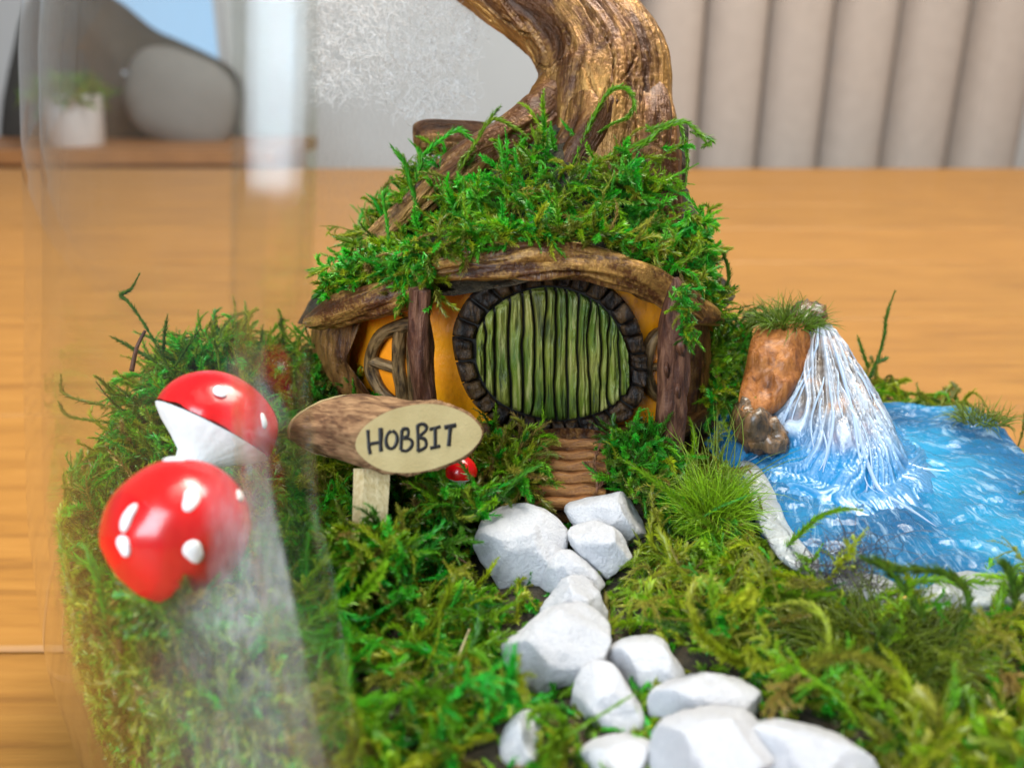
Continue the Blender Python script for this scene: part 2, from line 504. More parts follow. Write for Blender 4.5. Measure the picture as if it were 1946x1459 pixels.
def m_rim():
    k = NT('polished_glass_lip'); p = k.pos()
    st = k.noise(k.map(p, (1, 1, 0.03)), 5.0, 4, 0.6)
    g = k.n('BsdfGlass', Color=(0.97, 0.985, 0.98), Roughness=0.03, IOR=1.46, Normal=k.bump(st, 0.25, 0.05))
    tr = k.n('BsdfTransparent', Color=(0.97, 0.98, 0.97))
    gl = k.n('BsdfGlossy', Color=(0.95, 0.98, 1), Roughness=0.07)
    a = k.n('MixShader', Fac=0.88, i1=g.outputs[0], i2=tr.outputs[0])
    b = k.n('MixShader', Fac=0.014, i1=a.outputs[0], i2=gl.outputs[0])
    return k.done(b.outputs[0])
M['rim'] = m_rim()
def m_pool():
    k = NT('blue_resin_water')
    p = k.n('Attribute', _attribute_name='bark').outputs['Vector']   # (flow angle, radius from the spring, height)
    sx = k.n('SeparateXYZ', Vector=p)
    r = sx.outputs[1]; hz = sx.outputs[2]
    q = k.pos()
    fl = k.noise(k.map(p, (2.2, 0.32, 0)), 3.0, 6, 0.65, 0.5)
    rp = k.noise(k.map(p, (1.5, 5.0, 0)), 2.6, 7, 0.72, 1.8)
    rf = k.noise(k.map(q, (0.8, 2.4, 1)), 12.0, 5, 0.7, 1.0)
    big = k.noise(q, 0.42, 3)
    blue = k.ramp(big, [(0.32, (0.003, 0.075, 0.20)), (0.5, (0.006, 0.165, 0.36)), (0.68, (0.014, 0.29, 0.52))])
    strk = k.ramp(rp, [(0.52, (0.0,)), (0.68, (1.0,))])
    c = k.mix(k.math('MULTIPLY', strk, 0.6), blue, (0.55, 0.74, 0.86))
    up = k.ramp(hz, [(0.08, (0.0,)), (0.55, (1.0,))])
    greyc = k.ramp(fl, [(0.34, (0.16, 0.13, 0.11)), (0.5, (0.34, 0.38, 0.43)), (0.64, (0.72, 0.78, 0.86))])
    mid = k.ramp(fl, [(0.38, (0.06, 0.25, 0.45)), (0.6, (0.6, 0.74, 0.88))])
    c = k.mix(k.ramp(r, [(0.14, (1.0,)), (0.25, (0.0,))]), c, mid)
    c = k.mix(up, c, greyc)
    h = k.math('ADD', rp, k.math('MULTIPLY', rf, 0.6))
    h2 = k.mix(up, k.mix(0.0, h, h), fl)
    b = k.bsdf(Base__Color=c, Roughness=0.16, Coat__Weight=0.3, Coat__Roughness=0.06, Normal=k.bump(h2, 0.7, 0.14))
    return k.done(b.outputs[0])
M['pool'] = m_pool()
def m_fall():
    k = NT('clear_resin_fall')
    a = k.n('Attribute', _attribute_name='bark').outputs['Vector']
    sx = k.n('SeparateXYZ', Vector=a); rd, rr, hh = sx.outputs[0], sx.outputs[1], sx.outputs[2]
    p = k.pos()
    n1 = k.noise(p, 2.2, 4); n2 = k.noise(p, 9, 4)
    under = k.ramp(n1, [(0.32, (0.11, 0.075, 0.05)), (0.5, (0.22, 0.19, 0.17)), (0.66, (0.4, 0.2, 0.09))])
    under2 = k.mix(k.ramp(hh, [(0.18, (1.0,)), (0.5, (0.0,))]), under, (0.008, 0.16, 0.35))
    mk = k.ramp(k.math('MULTIPLY_ADD', n2, 0.25, rd), [(0.6, (0.0,)), (1.05, (0.8,))])
    c = k.mix(k.math('MULTIPLY', mk, k.ramp(hh, [(0.0, (0.12,)), (0.32, (1.0,))])), under2, (0.52, 0.6, 0.70))
    b = k.bsdf(Base__Color=c, Roughness=0.2, Coat__Weight=0.4, Coat__Roughness=0.1, Normal=k.bump(n2, 0.5, 0.08))
    return k.done(b.outputs[0])
M['fall'] = m_fall()
def m_strand():
    k = NT('milky_resin_strand')
    b = k.bsdf(Base__Color=(0.5, 0.62, 0.78), Roughness=0.12, Coat__Weight=0.6)
    m_ = k.n('MixShader', Fac=0.5, i1=b.outputs[0], i2=k.n('BsdfTransparent').outputs[0])
    return k.done(m_.outputs[0])
M['strand'] = m_strand()
def m_silicone():
    k = NT('white_silicone'); p = k.pos()
    n = k.noise(p, 2.6, 6, 0.65)
    b = k.bsdf(Base__Color=k.ramp(n, [(0.3, (0.26, 0.28, 0.28)), (0.7, (0.5, 0.52, 0.52))]), Roughness=0.28, Normal=k.bump(n, 0.9, 0.3), Coat__Weight=0.3)
    return k.done(b.outputs[0])
M['silicone'] = m_silicone()
M['fibre'] = m_plain('pale_fibre', (0.8, 0.78, 0.76), 0.7)
M['hair'] = m_plain('dark_grey_fibre', (0.06, 0.05, 0.06), 0.5)
M['flake'] = m_plain('yellow_flake', (0.85, 0.45, 0.02), 0.5)

# ------------------------------------------------------------------ moss makers
PAL = np.array([[0.15, 0.33, 0.006], [0.022, 0.33, 0.012], [0.27, 0.31, 0.010], [0.02, 0.085, 0.006],
                [0.25, 0.235, 0.03], [0.24, 0.145, 0.045], [0.012, 0.38, 0.03]])
def tints(n, wts, r):
    wts = np.array(wts, float); wts /= wts.sum()
    a = PAL[r.choice(len(PAL), n, p=wts)]; b = PAL[r.choice(len(PAL), n, p=wts)]
    t = r.random((n, 1)) * 0.4
    return np.clip((a * (1 - t) + b * t) * r.uniform(0.7, 1.35, (n, 1)), 0, 1)
def curves(base, dirs, length, n, r, curl=0.22, grav=0.03, inside=False):
    s = len(base)
    P = np.zeros((s, n, 3)); P[:, 0] = base
    d = unit(dirs)
    ax = unit(r.normal(size=(s, 3)))
    k = r.normal(0, curl, (s, 1))
    step = (length / (n - 1))[:, None]
    for i in range(1, n):
        d = unit(d + np.cross(ax, d) * k * (8.0 / n) + r.normal(0, 0.05, (s, 3)) + np.array([0, 0, -grav * 8.0 / n]))
        q = P[:, i - 1] + d * step
        if inside:
            rv = q[:, :2] - VC; rr = np.linalg.norm(rv, axis=1); mx = vr(q[:, 2]) - 0.44
            f = np.minimum(1, mx / np.maximum(rr, 1e-6))
            q[:, :2] = VC + rv * f[:, None]
        P[:, i] = q
    return P
def leaves(P, leafl, col, r, per=4, ang=0.9, wid=0.36, jit=0.35):
    """P (s,n,3) stems -> leafy strands, all as triangles.  leafl (s,), col (s,3)"""
    s, n, _ = P.shape
    T = unit(np.gradient(P, axis=1))
    ref = unit(r.normal(size=(s, 1, 3)))
    N = unit(np.cross(T, ref)); B = np.cross(T, N)
    az = (np.arange(n)[:, None] * 2.1 + np.arange(per)[None] * 2 * pi / per)[None] + r.uniform(0, 6.28, (s, 1, 1)) + r.normal(0, 0.3, (s, n, per))
    rad = N[:, :, None] * np.cos(az)[..., None] + B[:, :, None] * np.sin(az)[..., None]
    a = ang + r.normal(0, jit * 0.6, (s, n, per))
    tp = np.linspace(0, 1, n)
    prof = np.clip(1.1 - 0.5 * np.abs(tp * 2 - 0.8) ** 3, 0.5, 1)[None, :, None]
    L = leafl[:, None, None] * prof * r.uniform(0.75, 1.2, (s, n, per))
    D = T[:, :, None] * np.cos(a)[..., None] + rad * np.sin(a)[..., None]
    W = unit(np.cross(D, rad))
    o = P[:, :, None] + np.zeros_like(D)
    tip = o + D * L[..., None] + T[:, :, None] * (0.3 * L)[..., None]
    wv = W * (L * wid * 0.5)[..., None]
    b0 = o + D * (L * 0.12)[..., None]
    V = np.stack([b0 - wv, tip, b0 + wv], 3).reshape(-1, 3)
    q = s * n * per
    F = np.arange(q * 3).reshape(-1, 3)
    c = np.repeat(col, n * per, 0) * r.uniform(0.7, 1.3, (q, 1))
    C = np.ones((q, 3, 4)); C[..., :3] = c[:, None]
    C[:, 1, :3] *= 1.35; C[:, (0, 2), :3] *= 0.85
    C = C.reshape(-1, 4)
    P, N, B = P[:, ::3], N[:, ::3], B[:, ::3]; n = P.shape[1]
    # stems: three-sided
    a3 = np.arange(3) * 2 * pi / 3
    st = (P[:, :, None] + (N[:, :, None] * np.cos(a3)[:, None] + B[:, :, None] * np.sin(a3)[:, None]) * (leafl[:, None, None, None] * 0.075))
    nv = len(V)
    V2 = st.reshape(-1, 3)
    ids = (np.arange(s * n * 3).reshape(s, n, 3)) + nv
    q0, q1 = ids[:, :-1], ids[:, 1:]
    q0r, q1r = np.roll(q0, -1, 2), np.roll(q1, -1, 2)
    F2 = np.concatenate([np.stack([q0, q0r, q1r], -1).reshape(-1, 3), np.stack([q0, q1r, q1], -1).reshape(-1, 3)], 0)
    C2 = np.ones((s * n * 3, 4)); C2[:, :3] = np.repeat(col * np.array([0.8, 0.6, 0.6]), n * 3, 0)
    return np.vstack([V, V2]), np.vstack([F, F2]), np.vstack([C, C2])
class Moss:
    inside = False; avoid = None
    def __init__(s): s.V, s.F, s.C, s.n = [], [], [], 0
    def add(s, V, F, C):
        s.V.append(V); s.F.append(F + s.n); s.C.append(C); s.n += len(V)
    def strands(s, base, dirs, length, leafl, col, r, n=36, branch=0, curl=0.22, grav=0.03, per=4, ang=0.9, wid=0.36):
        P = curves(base, dirs, length, n, r, curl, grav, s.inside)
        if s.avoid is not None:
            qx, qy = scr(P[:, ::5].reshape(-1, 3)); hit = np.zeros(qx.shape, bool)
            for (a_, b_, r_) in s.avoid: hit |= np.hypot(qx - a_, qy - b_) < r_ * 0.82
            k_ = ~(hit.reshape(len(P), -1).any(1) & (r.random(len(P)) < 0.94))
            P, leafl, col, length = P[k_], leafl[k_], col[k_], length[k_]
            base = base[k_]
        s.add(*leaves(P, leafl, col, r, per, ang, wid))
        if branch:
            m = len(base); idx = np.repeat(np.arange(m), branch)
            at = r.integers(int(n * 0.25), int(n * 0.8), len(idx))
            T = unit(np.gradient(P, axis=1))[idx, at]
            side = unit(np.cross(T, r.normal(size=T.shape)))
            b = P[idx, at]
            P2 = curves(b, T * 0.8 + side * 0.8, length[idx] * r.uniform(0.16, 0.34, len(idx)), max(8, n // 3), r, curl, grav, s.inside)
            s.add(*leaves(P2, leafl[idx] * 0.8, col[idx], r, per, ang, wid))
        return P
    def path(s, pts, leafl, col, r, n=60, per=4, ang=0.9, wid=0.36):
        P = catmull(pts, n)[None]
        s.add(*leaves(P, np.array([leafl]), np.array([col]), r, per, ang, wid))
    def build(s, name, parent=None):
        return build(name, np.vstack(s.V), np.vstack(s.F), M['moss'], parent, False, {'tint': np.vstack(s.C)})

# ------------------------------------------------------------------ ground levels inside the vessel
VC = np.array([1.2, 17.0])
VZ = np.array([0.0, 0.6, 2.5, 5.0, 7.3, 9.5, 11.35, 14.3, 17, 20, 22.5, 24, 24.6])
VR = np.array([6.6, 8.2, 9.4, 9.6, 9.46, 9.16, 8.85, 8.45, 7.9, 6.6, 4.6, 2.2, 0.2])
VR = VR * 1.08
def vr(z): return np.interp(z, VZ, VR)
def gz(x, y):
    x = np.asarray(x, float); y = np.asarray(y, float)
    g = lambda cx, cy, sx, sy: np.exp(-((x - cx) / sx) ** 2 - ((y - cy) / sy) ** 2)
    z = 6.15 + 1.75 * g(-6.5, 17.6, 1.45, 2.2) + 1.5 * g(5.0, 20.0, 1.2, 1.6) + 0.9 * g(-4.9, 18.2, 1.3, 1.8) + 0.5 * g(-2.2, 14.6, 1.2, 0.8)
    z = z + 0.22 * fbm(np.stack([x * 0.7, y * 0.7, 0 * x], -1), 5, 3)
    return z

# ================================================================== TABLE
t = empty('dining_table', (-10, 60, 0))
props(t, 'honey coloured oak dining table of wide boards under the glass jar', 'table')
edges = [-30, -14, 2.2, 18.4, 34.5, 50, 66.5, 82, 98, 112, 124.5, 137.0]
for i in range(len(edges) - 1):
    y0, y1 = edges[i] + 0.06, edges[i + 1] - 0.06
    x0, x1 = -130, 88
    if i == len(edges) - 2: x1 = 84
    if i == len(edges) - 1: x1 = 80
    b = 0.12
    V = [(x0, y0, -3), (x1, y0, -3), (x1, y1, -3), (x0, y1, -3), (x0, y0, -b), (x1, y0, -b), (x1, y1, -b), (x0, y1, -b),
         (x0 + b, y0 + b, 0), (x1 - b, y0 + b, 0), (x1 - b, y1 - b, 0), (x0 + b, y1 - b, 0)]
    F = [(0, 3, 2, 1), (8, 9, 10, 11)]
    for j in range(4):
        k = (j + 1) % 4
        F += [(j, k, 4 + k, 4 + j), (4 + j, 4 + k, 8 + k, 8 + j)]
    build('board', V, F, M['table'], t, False)
def boxVF(c, s, bev=0.0):
    c = np.asarray(c, float); s = np.asarray(s, float) / 2
    V = [c + s * np.array(v) for v in ((-1, -1, -1), (1, -1, -1), (1, 1, -1), (-1, 1, -1), (-1, -1, 1), (1, -1, 1), (1, 1, 1), (-1, 1, 1))]
    return V, [(0, 3, 2, 1), (4, 5, 6, 7), (0, 1, 5, 4), (1, 2, 6, 5), (2, 3, 7, 6), (3, 0, 4, 7)]
for x in (-120, 76):
    for y in (-20, 128):
        V, F = boxVF((x, y, -39.1), (7, 7, 72)); build('leg', V, F, M['table'], t, False)

# ================================================================== ROOM BEHIND
V, F = boxVF((0, 330, 30), (900, 4, 320)); props(build('room_wall', V, F, M['wallpaint'], None, False), kind='structure')
V, F = boxVF((0, 150, -77.2), (900, 700, 4)); props(build('room_floor', V, F, M['darkwood'], None, False), kind='structure')

def channel_chair(label, x0, x1, Y, n, ztop, m, skip=()):
    c = empty('tufted_chair', ((x0 + x1) / 2, Y, -75))
    props(c, label, 'chair', 'velvet chairs at the table')
    wch = (x1 - x0) / n
    for i in range(n):
        cx = x0 + wch * (i + 0.5)
        V, Fc = [], []
        a = np.linspace(0, 2 * pi, 24, endpoint=False)
        hs = np.linspace(-25, ztop - abs(i - (n - 1) / 2) ** 2 * 0.5, 14)
        for q, z in enumerate(hs):
            e = min(1, (len(hs) - 1 - q + 0.15) / 1.5) ** 0.5
            for aa in a:
                px = cx + wch * 0.497 * np.sign(cos(aa)) * abs(cos(aa)) ** 0.75
                py = Y + 6.5 * e * np.sign(sin(aa)) * abs(sin(aa)) ** 0.8 + ((cx - (x0 + x1) / 2) / 30) ** 2 * -4
                V.append((px, py, z))
        for q in range(len(hs) - 1):
            for j in range(24):
                k = (j + 1) % 24
                Fc.append((q * 24 + j, q * 24 + k, (q + 1) * 24 + k, (q + 1) * 24 + j))
        Fc.append(tuple(range((len(hs) - 1) * 24, len(hs) * 24)))
        build('channel', V, Fc, m, c)
    V, Fs = boxVF(((x0 + x1) / 2, Y - 27, -31), (x1 - x0 - 2, 46, 12)); build('seat', V, Fs, m, c, False)
    for lx in (x0 + 6, x1 - 6):
        for ly in (Y - 45, Y - 4):
            V, Fs = boxVF((lx, ly, -56.1), (3, 3, 38)); build('leg', V, Fs, M['metal'], c, False)
    return c
Yc = 158.0
ax = lambda px, py, Y: at_y(px, py, Y)[0]
channel_chair('taupe velvet chair with upright padded channels behind the table', ax(1198, 200, Yc), ax(1912, 200, Yc), Yc, 6, 48, M['taupe'])

# sideboard with a potted plant, a grey armchair and a window, all far behind the left of the jar
Ys = 200.0
zt = at_y(200, 283, Ys)[2]
sb = empty('sideboard', (-110, Ys + 20, -75)); props(sb, 'low brown wooden sideboard behind the table', 'sideboard')
V, F = boxVF((-118, Ys + 18, zt - 1.5), (130, 44, 3)); build('top', V, F, M['darkwood'], sb, False)
V, F = boxVF((-118, Ys + 19, (zt - 3 - 75) / 2 - 0.1), (124, 38, zt - 3 + 74.8)); build('cabinet', V, F, M['darkwood'], sb, False)
pp = at_y(150, 283, Ys + 8)
pl = empty('potted_plant', (pp[0], pp[1], zt)); props(pl, 'small green plant in a white pot on the sideboard', 'potted plant')
def lathe(c, prof, n=32):
    V, F = [], []
    for r_, z_ in prof:
        for a in np.linspace(0, 2 * pi, n, endpoint=False): V.append((c[0] + r_ * cos(a), c[1] + r_ * sin(a), c[2] + z_))
    for i in range(len(prof) - 1):
        for j in range(n):
            k = (j + 1) % n; F.append((i * n + j, i * n + k, (i + 1) * n + k, (i + 1) * n + j))
    return V, F
V, F = lathe((pp[0], pp[1], zt), [(0.1, 0), (5.6, 0), (5.9, .4), (6.8, 10.6), (6.9, 11.4), (6.3, 11.4), (6.1, 10), (0.1, 9.6)]); build('pot', V, F, M['potwhite'], pl)
mo = Moss(); nb = 500
bs = np.column_stack([pp[0] + rng.normal(0, 2.6, nb), pp[1] + rng.normal(0, 2.6, nb), np.full(nb, zt + 9.5)])
mo.strands(bs, np.column_stack([rng.normal(0, .9, nb), rng.normal(0, .9, nb), np.ones(nb)]), rng.uniform(4, 8.5, nb), np.full(nb, 1.0), tints(nb, [3, 2, 2, 1, 0, 0, 1], rng), rng, n=12)
mo.build('foliage', pl)['kind'] = 'stuff'

ac = empty('grey_armchair', (-98, 250, -75)); props(ac, 'grey rounded armchair behind the sideboard below the window', 'armchair')
O = [at_y(x, y, 240) for x, y in ((20, 340), (20, 60), (90, -40), (170, -10), (245, 48), (300, 74), (372, 108), (412, 135), (428, 175), (424, 250), (420, 340))]
V = []; nO = len(O)
Osm = smooth_poly([(p[0], p[2]) for p in O], 60)
c0 = Osm.mean(0)
rings = []
for s_, dy in ((1, 12), (1, 2), (0.97, -3), (0.85, -8), (0.6, -11), (0.3, -12.5), (0.02, -13)):
    for q in Osm: V.append((c0[0] + (q[0] - c0[0]) * s_, 244 + dy, c0[1] + (q[1] - c0[1]) * s_))
F = []
for i in range(6):
    for j in range(60):
        k = (j + 1) % 60; F.append((i * 60 + j, i * 60 + k, (i + 1) * 60 + k, (i + 1) * 60 + j))
build('backrest', V, F, M['greyfabric'], ac)
cp = at_y(345, 190, 226)
a = np.linspace(0, 2 * pi, 40, endpoint=False); V, F = [], []
for i, ph in enumerate(np.linspace(0, pi, 22)):
    for aa in a:
        pw = lambda v: np.sign(v) * abs(v) ** 0.72
        ux, uz = 14 * pw(sin(ph)) * cos(aa), 11.5 * pw(cos(ph)); V.append((cp[0] + ux * 0.94 + uz * 0.34, cp[1] + 6 * sin(ph) * sin(aa), cp[2] + uz * 0.94 - ux * 0.34))
for i in range(21):
    for j in range(40):
        k = (j + 1) % 40; F.append((i * 40 + j, i * 40 + k, (i + 1) * 40 + k, (i + 1) * 40 + j))
props(build('cushion', V, F, m_plain('pale_grey_cushion', (0.24, 0.23, 0.215), 0.85, 0.2, 0.3, 0.1)), 'pale grey plump cushion leaning on the dark grey armchair', 'cushion')
V, F = boxVF((cp[0], cp[1] + 4, (cp[2] - 13 - 75) / 2), (26, 16, cp[2] - 13 + 75)); build('seat', V, F, M['greyfabric'], ac, False)

wn = empty('window', at_y(310, 100, 326)); props(wn, 'tall window with pale blue daylight above the grey armchair', 'window')
wa, wb = at_y(238, 140, 326), at_y(378, -260, 326)
V, F = boxVF(((wa[0] + wb[0]) / 2, 327, (wa[2] + wb[2]) / 2), (wb[0] - wa[0], 1, wb[2] - wa[2])); build('pane', V, F, M['sky'], wn, False)
for x in (wa[0] - 1.5, wb[0] + 1.5):
    V, F = boxVF((x, 326, (wa[2] + wb[2]) / 2), (3, 3.6, wb[2] - wa[2] + 6)); build('frame', V, F, M['frame'], wn, False)

# ================================================================== GLASS JAR
def vessel_hit(x, y):
    r = ray(x, y)
    for tt in np.arange(4, 20, 0.005):
        p = CAM + r * tt
        if math.hypot(p[0] - VC[0], p[1] - VC[1]) < vr(p[2]): return p
def vessel_far(x, y):
    r = ray(x, y)
    for tt in np.arange(40, 12, -0.02):
        p = CAM + r * tt
        if math.hypot(p[0] - VC[0], p[1] - VC[1]) < vr(p[2]): return p
def azim(p): return math.atan2(p[0] - VC[0], -(p[1] - VC[1]))
rp = [vessel_hit(x, y) for x, y in ((512, -60), (512, 100), (508, 330), (503, 560), (505, 760), (515, 930), (545, 1080), (585, 1280), (622, 1459))]
rz = np.array([p[2] for p in rp]); ra = np.array([azim(p) for p in rp])
o_ = np.argsort(rz); rz, ra = rz[o_], ra[o_]
# the opening closes above and below the picture
ZB, ZT = rz[0] - 2.2, rz[-1] + 6.0
amid = Rd(14)
def rimL(z):
    lo = ra[0] + (amid - ra[0]) * ((rz[0] - z) / (rz[0] - ZB)) ** 2 if z < rz[0] else None
    if z <= ZB or z >= ZT: return amid
    if lo is not None: return lo
    if z > rz[-1]: return ra[-1] + (amid - ra[-1]) * ((z - rz[-1]) / (ZT - rz[-1])) ** 2.2
    return float(np.interp(z, rz, ra))
def rimR(z): return 2 * amid - rimL(z) + Rd(18) * max(0.0, 1 - ((z - 9.5) / 7.5) ** 2) * (1 if ZB < z < ZT else 0)
zs = np.unique(np.concatenate([np.linspace(0.02, 24.6, 80), np.linspace(ZB, ZT, 60)]))
NU = 160
def vpt(az, z, off=0.0):
    r_ = vr(z) + off
    return (VC[0] + r_ * sin(az), VC[1] - r_ * cos(az), z)
jar = empty('glass_jar', (VC[0], VC[1], 0)); props(jar, 'clear egg shaped glass jar with an open front holding the moss garden', 'glass jar')
V, F = [], []
for z in zs:
    a0, a1 = rimR(z), rimL(z) + 2 * pi
    for u in np.linspace(0, 1, NU): V.append(vpt(a0 + (a1 - a0) * u, z))
for i in range(len(zs) - 1):
    for j in range(NU - 1): F.append((i * NU + j, i * NU + j + 1, (i + 1) * NU + j + 1, (i + 1) * NU + j))
M['glass'] = m_glass('dusty_glass_painted_haze', 0.008, [(vessel_hit(520, 1060), 1.15, 0.30), (vessel_hit(490, 1330), 1.4, 0.16), (vessel_hit(360, 1400), 1.3, 0.08), (vessel_far(640, 330), 2.6, 0.14), (vessel_far(800, 120), 2.0, 0.10)])  # front patches: dust plus painted window reflection; far ones: painted refraction streaks
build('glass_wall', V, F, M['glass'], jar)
V, F = [], []
for z in zs[zs < 21]:
    a0, a1 = rimR(z) + 0.02, rimL(z) + 2 * pi - 0.02
    for u in np.linspace(0, 1, NU): V.append(vpt(a0 + (a1 - a0) * u, z + 0.05, -0.24 - 0.12 * max(0, 1 - z / 7)))
nz_ = int((zs < 21).sum())
for i in range(nz_ - 1):
    for j in range(NU - 1): F.append((i * NU + j, i * NU + j + 1, (i + 1) * NU + j + 1, (i + 1) * NU + j))
build('inner_glass_wall', V, F, M['innerglass'], jar)
# thick flat lip round the opening
zl = np.linspace(ZB, ZT, 90)
loop = [(rimL(z), z) for z in zl] + [(rimR(z), z) for z in zl[::-1][1:-1]]
LP = np.array([vpt(a, z, -0.1) for a, z in loop]); nL = len(LP)
Tn = unit(np.roll(LP, -1, 0) - np.roll(LP, 1, 0))
LMP = np.array([-75, -118, 92.0])
HV = unit(unit(LMP - LP) + unit(CAM - LP))
On = np.array([[sin(a), -cos(a), 0.1] for a, z in loop]); On[:90] = HV[:90]; On = unit(On - Tn * np.sum(On * Tn, 1)[:, None])
Sd = np.cross(Tn, On)
prof = []
for aa in np.linspace(0, 2 * pi, 28, endpoint=False):
    prof.append((np.sign(cos(aa)) * abs(cos(aa)) ** 0.5 * 0.40, np.sign(sin(aa)) * abs(sin(aa)) ** 0.5 * 0.2))
V, F = [], []
for i in range(nL):
    for (u, v) in prof: V.append(LP[i] + Sd[i] * u + On[i] * (v + 0.02 * sin(u * 3)))
kp = len(prof)
for i in range(nL):
    i2 = (i + 1) % nL
    for j in range(kp):
        k = (j + 1) % kp; F.append((i * kp + j, i * kp + k, i2 * kp + k, i2 * kp + j))
build('lip', V, F, M['rim'], jar)

# ================================================================== SOIL
NR, NA = 26, 120
V, F = [], []
for i in range(NR):
    for a in np.linspace(0, 2 * pi, NA, endpoint=False):
        f = (i + 0.5) / NR
        x, y = VC[0] + 9.6 * f * sin(a), VC[1] - 9.6 * f * cos(a)
        V.append((x, y, float(gz(x, y)) - (0.0 if f < 0.97 else 0.1)))
for z in (5.4, 4.6, 3.6, 2.6, 1.6, 0.8, 0.35):
    for a in np.linspace(0, 2 * pi, NA, endpoint=False):
        r_ = vr(z) - 0.9 + 0.1 * float(fbm(np.array([sin(a) * 8, cos(a) * 8, z * 1.5]), 3, 3)); V.append((VC[0] + r_ * sin(a), VC[1] - r_ * cos(a), z))
for i in range(NR + 6):
    for j in range(NA):
        k = (j + 1) % NA; F.append((i * NA + j, (i + 1) * NA + j, (i + 1) * NA + k, i * NA + k))
F.append(tuple(range(NA)))
F.append(tuple(range((NR + 6) * NA, (NR + 7) * NA))[::-1])
props(build('soil_ground', V, F, M['soil']), kind='structure')

# ================================================================== MINIATURE HOUSE
H = empty('miniature_house', (HC[0], HC[1], 6.3))
props(H, 'clay fairy house with round green door under a twisted bronze tree trunk', 'miniature house')
# wall
aw = np.linspace(Rd(-115), Rd(115), 90); zw = np.linspace(6.0, 11.2, 40)
V = np.array([(HC[0] + HRX * sin(a), HC[1] - HRY * cos(a), z) for z in zw for a in aw])
nn = fbm(V * 0.9, 3, 3) * 0.06
V[:, 1] -= nn
V[:, 2] = 6.0 + (V[:, 2] - 6.0) * (np.interp(V[:, 0], [-4.6, -3.4, -2.2, 0.8, 2.9, 4.0, 4.6], [8.7, 9.4, 10.0, 10.6, 10.1, 9.3, 8.9]) - 6.0) / 5.2
F = [(i * 90 + j, i * 90 + j + 1, (i + 1) * 90 + j + 1, (i + 1) * 90 + j) for i in range(39) for j in range(89)]
build('wall', V, F, M['wall'], H)
Wsurf = lambda off: (lambda x, y, h: onwall(x, y, off + h))
# roof mound under the moss
lv = [(10.1, .05, 4.85, 3.95), (10.4, .2, 4.35, 3.75), (10.7, .4, 3.85, 3.6), (11.1, 0.75, 3.25, 3.2), (11.7, 1.0, 2.75, 2.75), (12.3, 1.45, 2.4, 2.2), (12.9, 1.75, 1.8, 1.8), (13.3, 1.85, 1.2, 1.4), (13.6, 1.9, 0.4, .6)]
LVz = np.array([l[0] for l in lv])
def roofpt(a, z):
    cx, rx, ry = (np.interp(z, LVz, [l[i] for l in lv]) for i in (1, 2, 3))
    return np.stack([cx + rx * np.sin(a), 19.1 - ry * np.cos(a), z + np.exp(-(z - 10.1) / 0.7) * np.interp(cx + rx * np.sin(a), [-4.8, -3.4, -2.2, 0.8, 2.9, 4.4], [-1.35, -0.75, -0.2, 0.5, 0.0, -0.8])], -1)
zz = np.linspace(10.1, 13.6, 36); aa = np.linspace(0, 2 * pi, 80, endpoint=False)
V = np.concatenate([roofpt(aa, z) for z in zz]); V += 0.2 * fbm(V * 1.7, 8, 4)[:, None] * np.array([1, 1, 0.5])
F = [(i * 80 + j, i * 80 + (j + 1) % 80, (i + 1) * 80 + (j + 1) % 80, (i + 1) * 80 + j) for i in range(35) for j in range(80)]
build('roof', V, F, M['soil'], H)

# trunk with roots: one sculpted piece
tr = MB()
def tpath(pts, dd):  # (px, py, r_px) at depth dd (number or list)
    P, R_ = [], []
    for i, (x, y, r_) in enumerate(pts):
        d = dd[i] if isinstance(dd, (list, tuple)) else dd
        P.append(at_d(x, y, d)); R_.append(r_ * cpx(d))
    return np.array(P), np.array(R_)
P, R_ = tpath([(840, -165, 95), (925, -95, 93), (1005, -32, 92), (1080, 25, 96), (1130, 85, 108), (1152, 150, 121), (1146, 220, 130), (1142, 310, 138), (1140, 420, 150)],
              [18.6, 18.6, 18.5, 18.4, 18.3, 18.2, 18.1, 18.0, 18.0])
tr.add(*tube(P, R_, 220, 200, bark=0.04, seed=3, flute=3.4, fl=0.22, crack=0.05, lump=0.05, lines=46))
P, R_ = tpath([(1110, 120, 70), (1060, 210, 66), (985, 262, 50), (905, 298, 37), (835, 345, 29), (770, 405, 24), (700, 465, 16), (650, 500, 9)], [18.5, 17.8, 17.3, 17.0, 16.9, 16.9, 17.0, 17.1])
tr.add(*tube(P, R_, 72, 120, bark=0.03, seed=11, flute=3.5, fl=0.1, crack=0.04, lines=14))
P, R_ = tpath([(1200, 120, 40), (1226, 220, 48), (1230, 300, 42), (1242, 370, 38), (1275, 450, 30)], [18.4, 17.4, 17.0, 16.9, 16.9])
tr.add(*tube(P, R_, 48, 70, bark=0.035, seed=15, flute=3.5, fl=0.1, crack=0.06))
P, R_ = tpath([(1140, 40, 40), (1135, 160, 60), (1120, 250, 50), (1080, 320, 44), (1050, 400, 36)], [18.6, 17.5, 17.0, 16.9, 16.7])
tr.add(*tube(P, R_, 48, 70, bark=0.035, seed=19, flute=3.5, fl=0.12, crack=0.08))
tr.build('trunk', M['trunk'], H)
sb_ = MB()
P, R_ = tpath([(1030, 292, 26), (940, 272, 29), (860, 262, 33), (812, 260, 33), (793, 262, 22)], [18.5, 18.4, 18.3, 18.2, 18.1])
sb_.add(*tube(P, R_, 40, 50, bark=0.02, seed=23, fl=0.10, flute=2.5, crack=0.04))
sb_.build('branch_stub', M['trunk'], H)

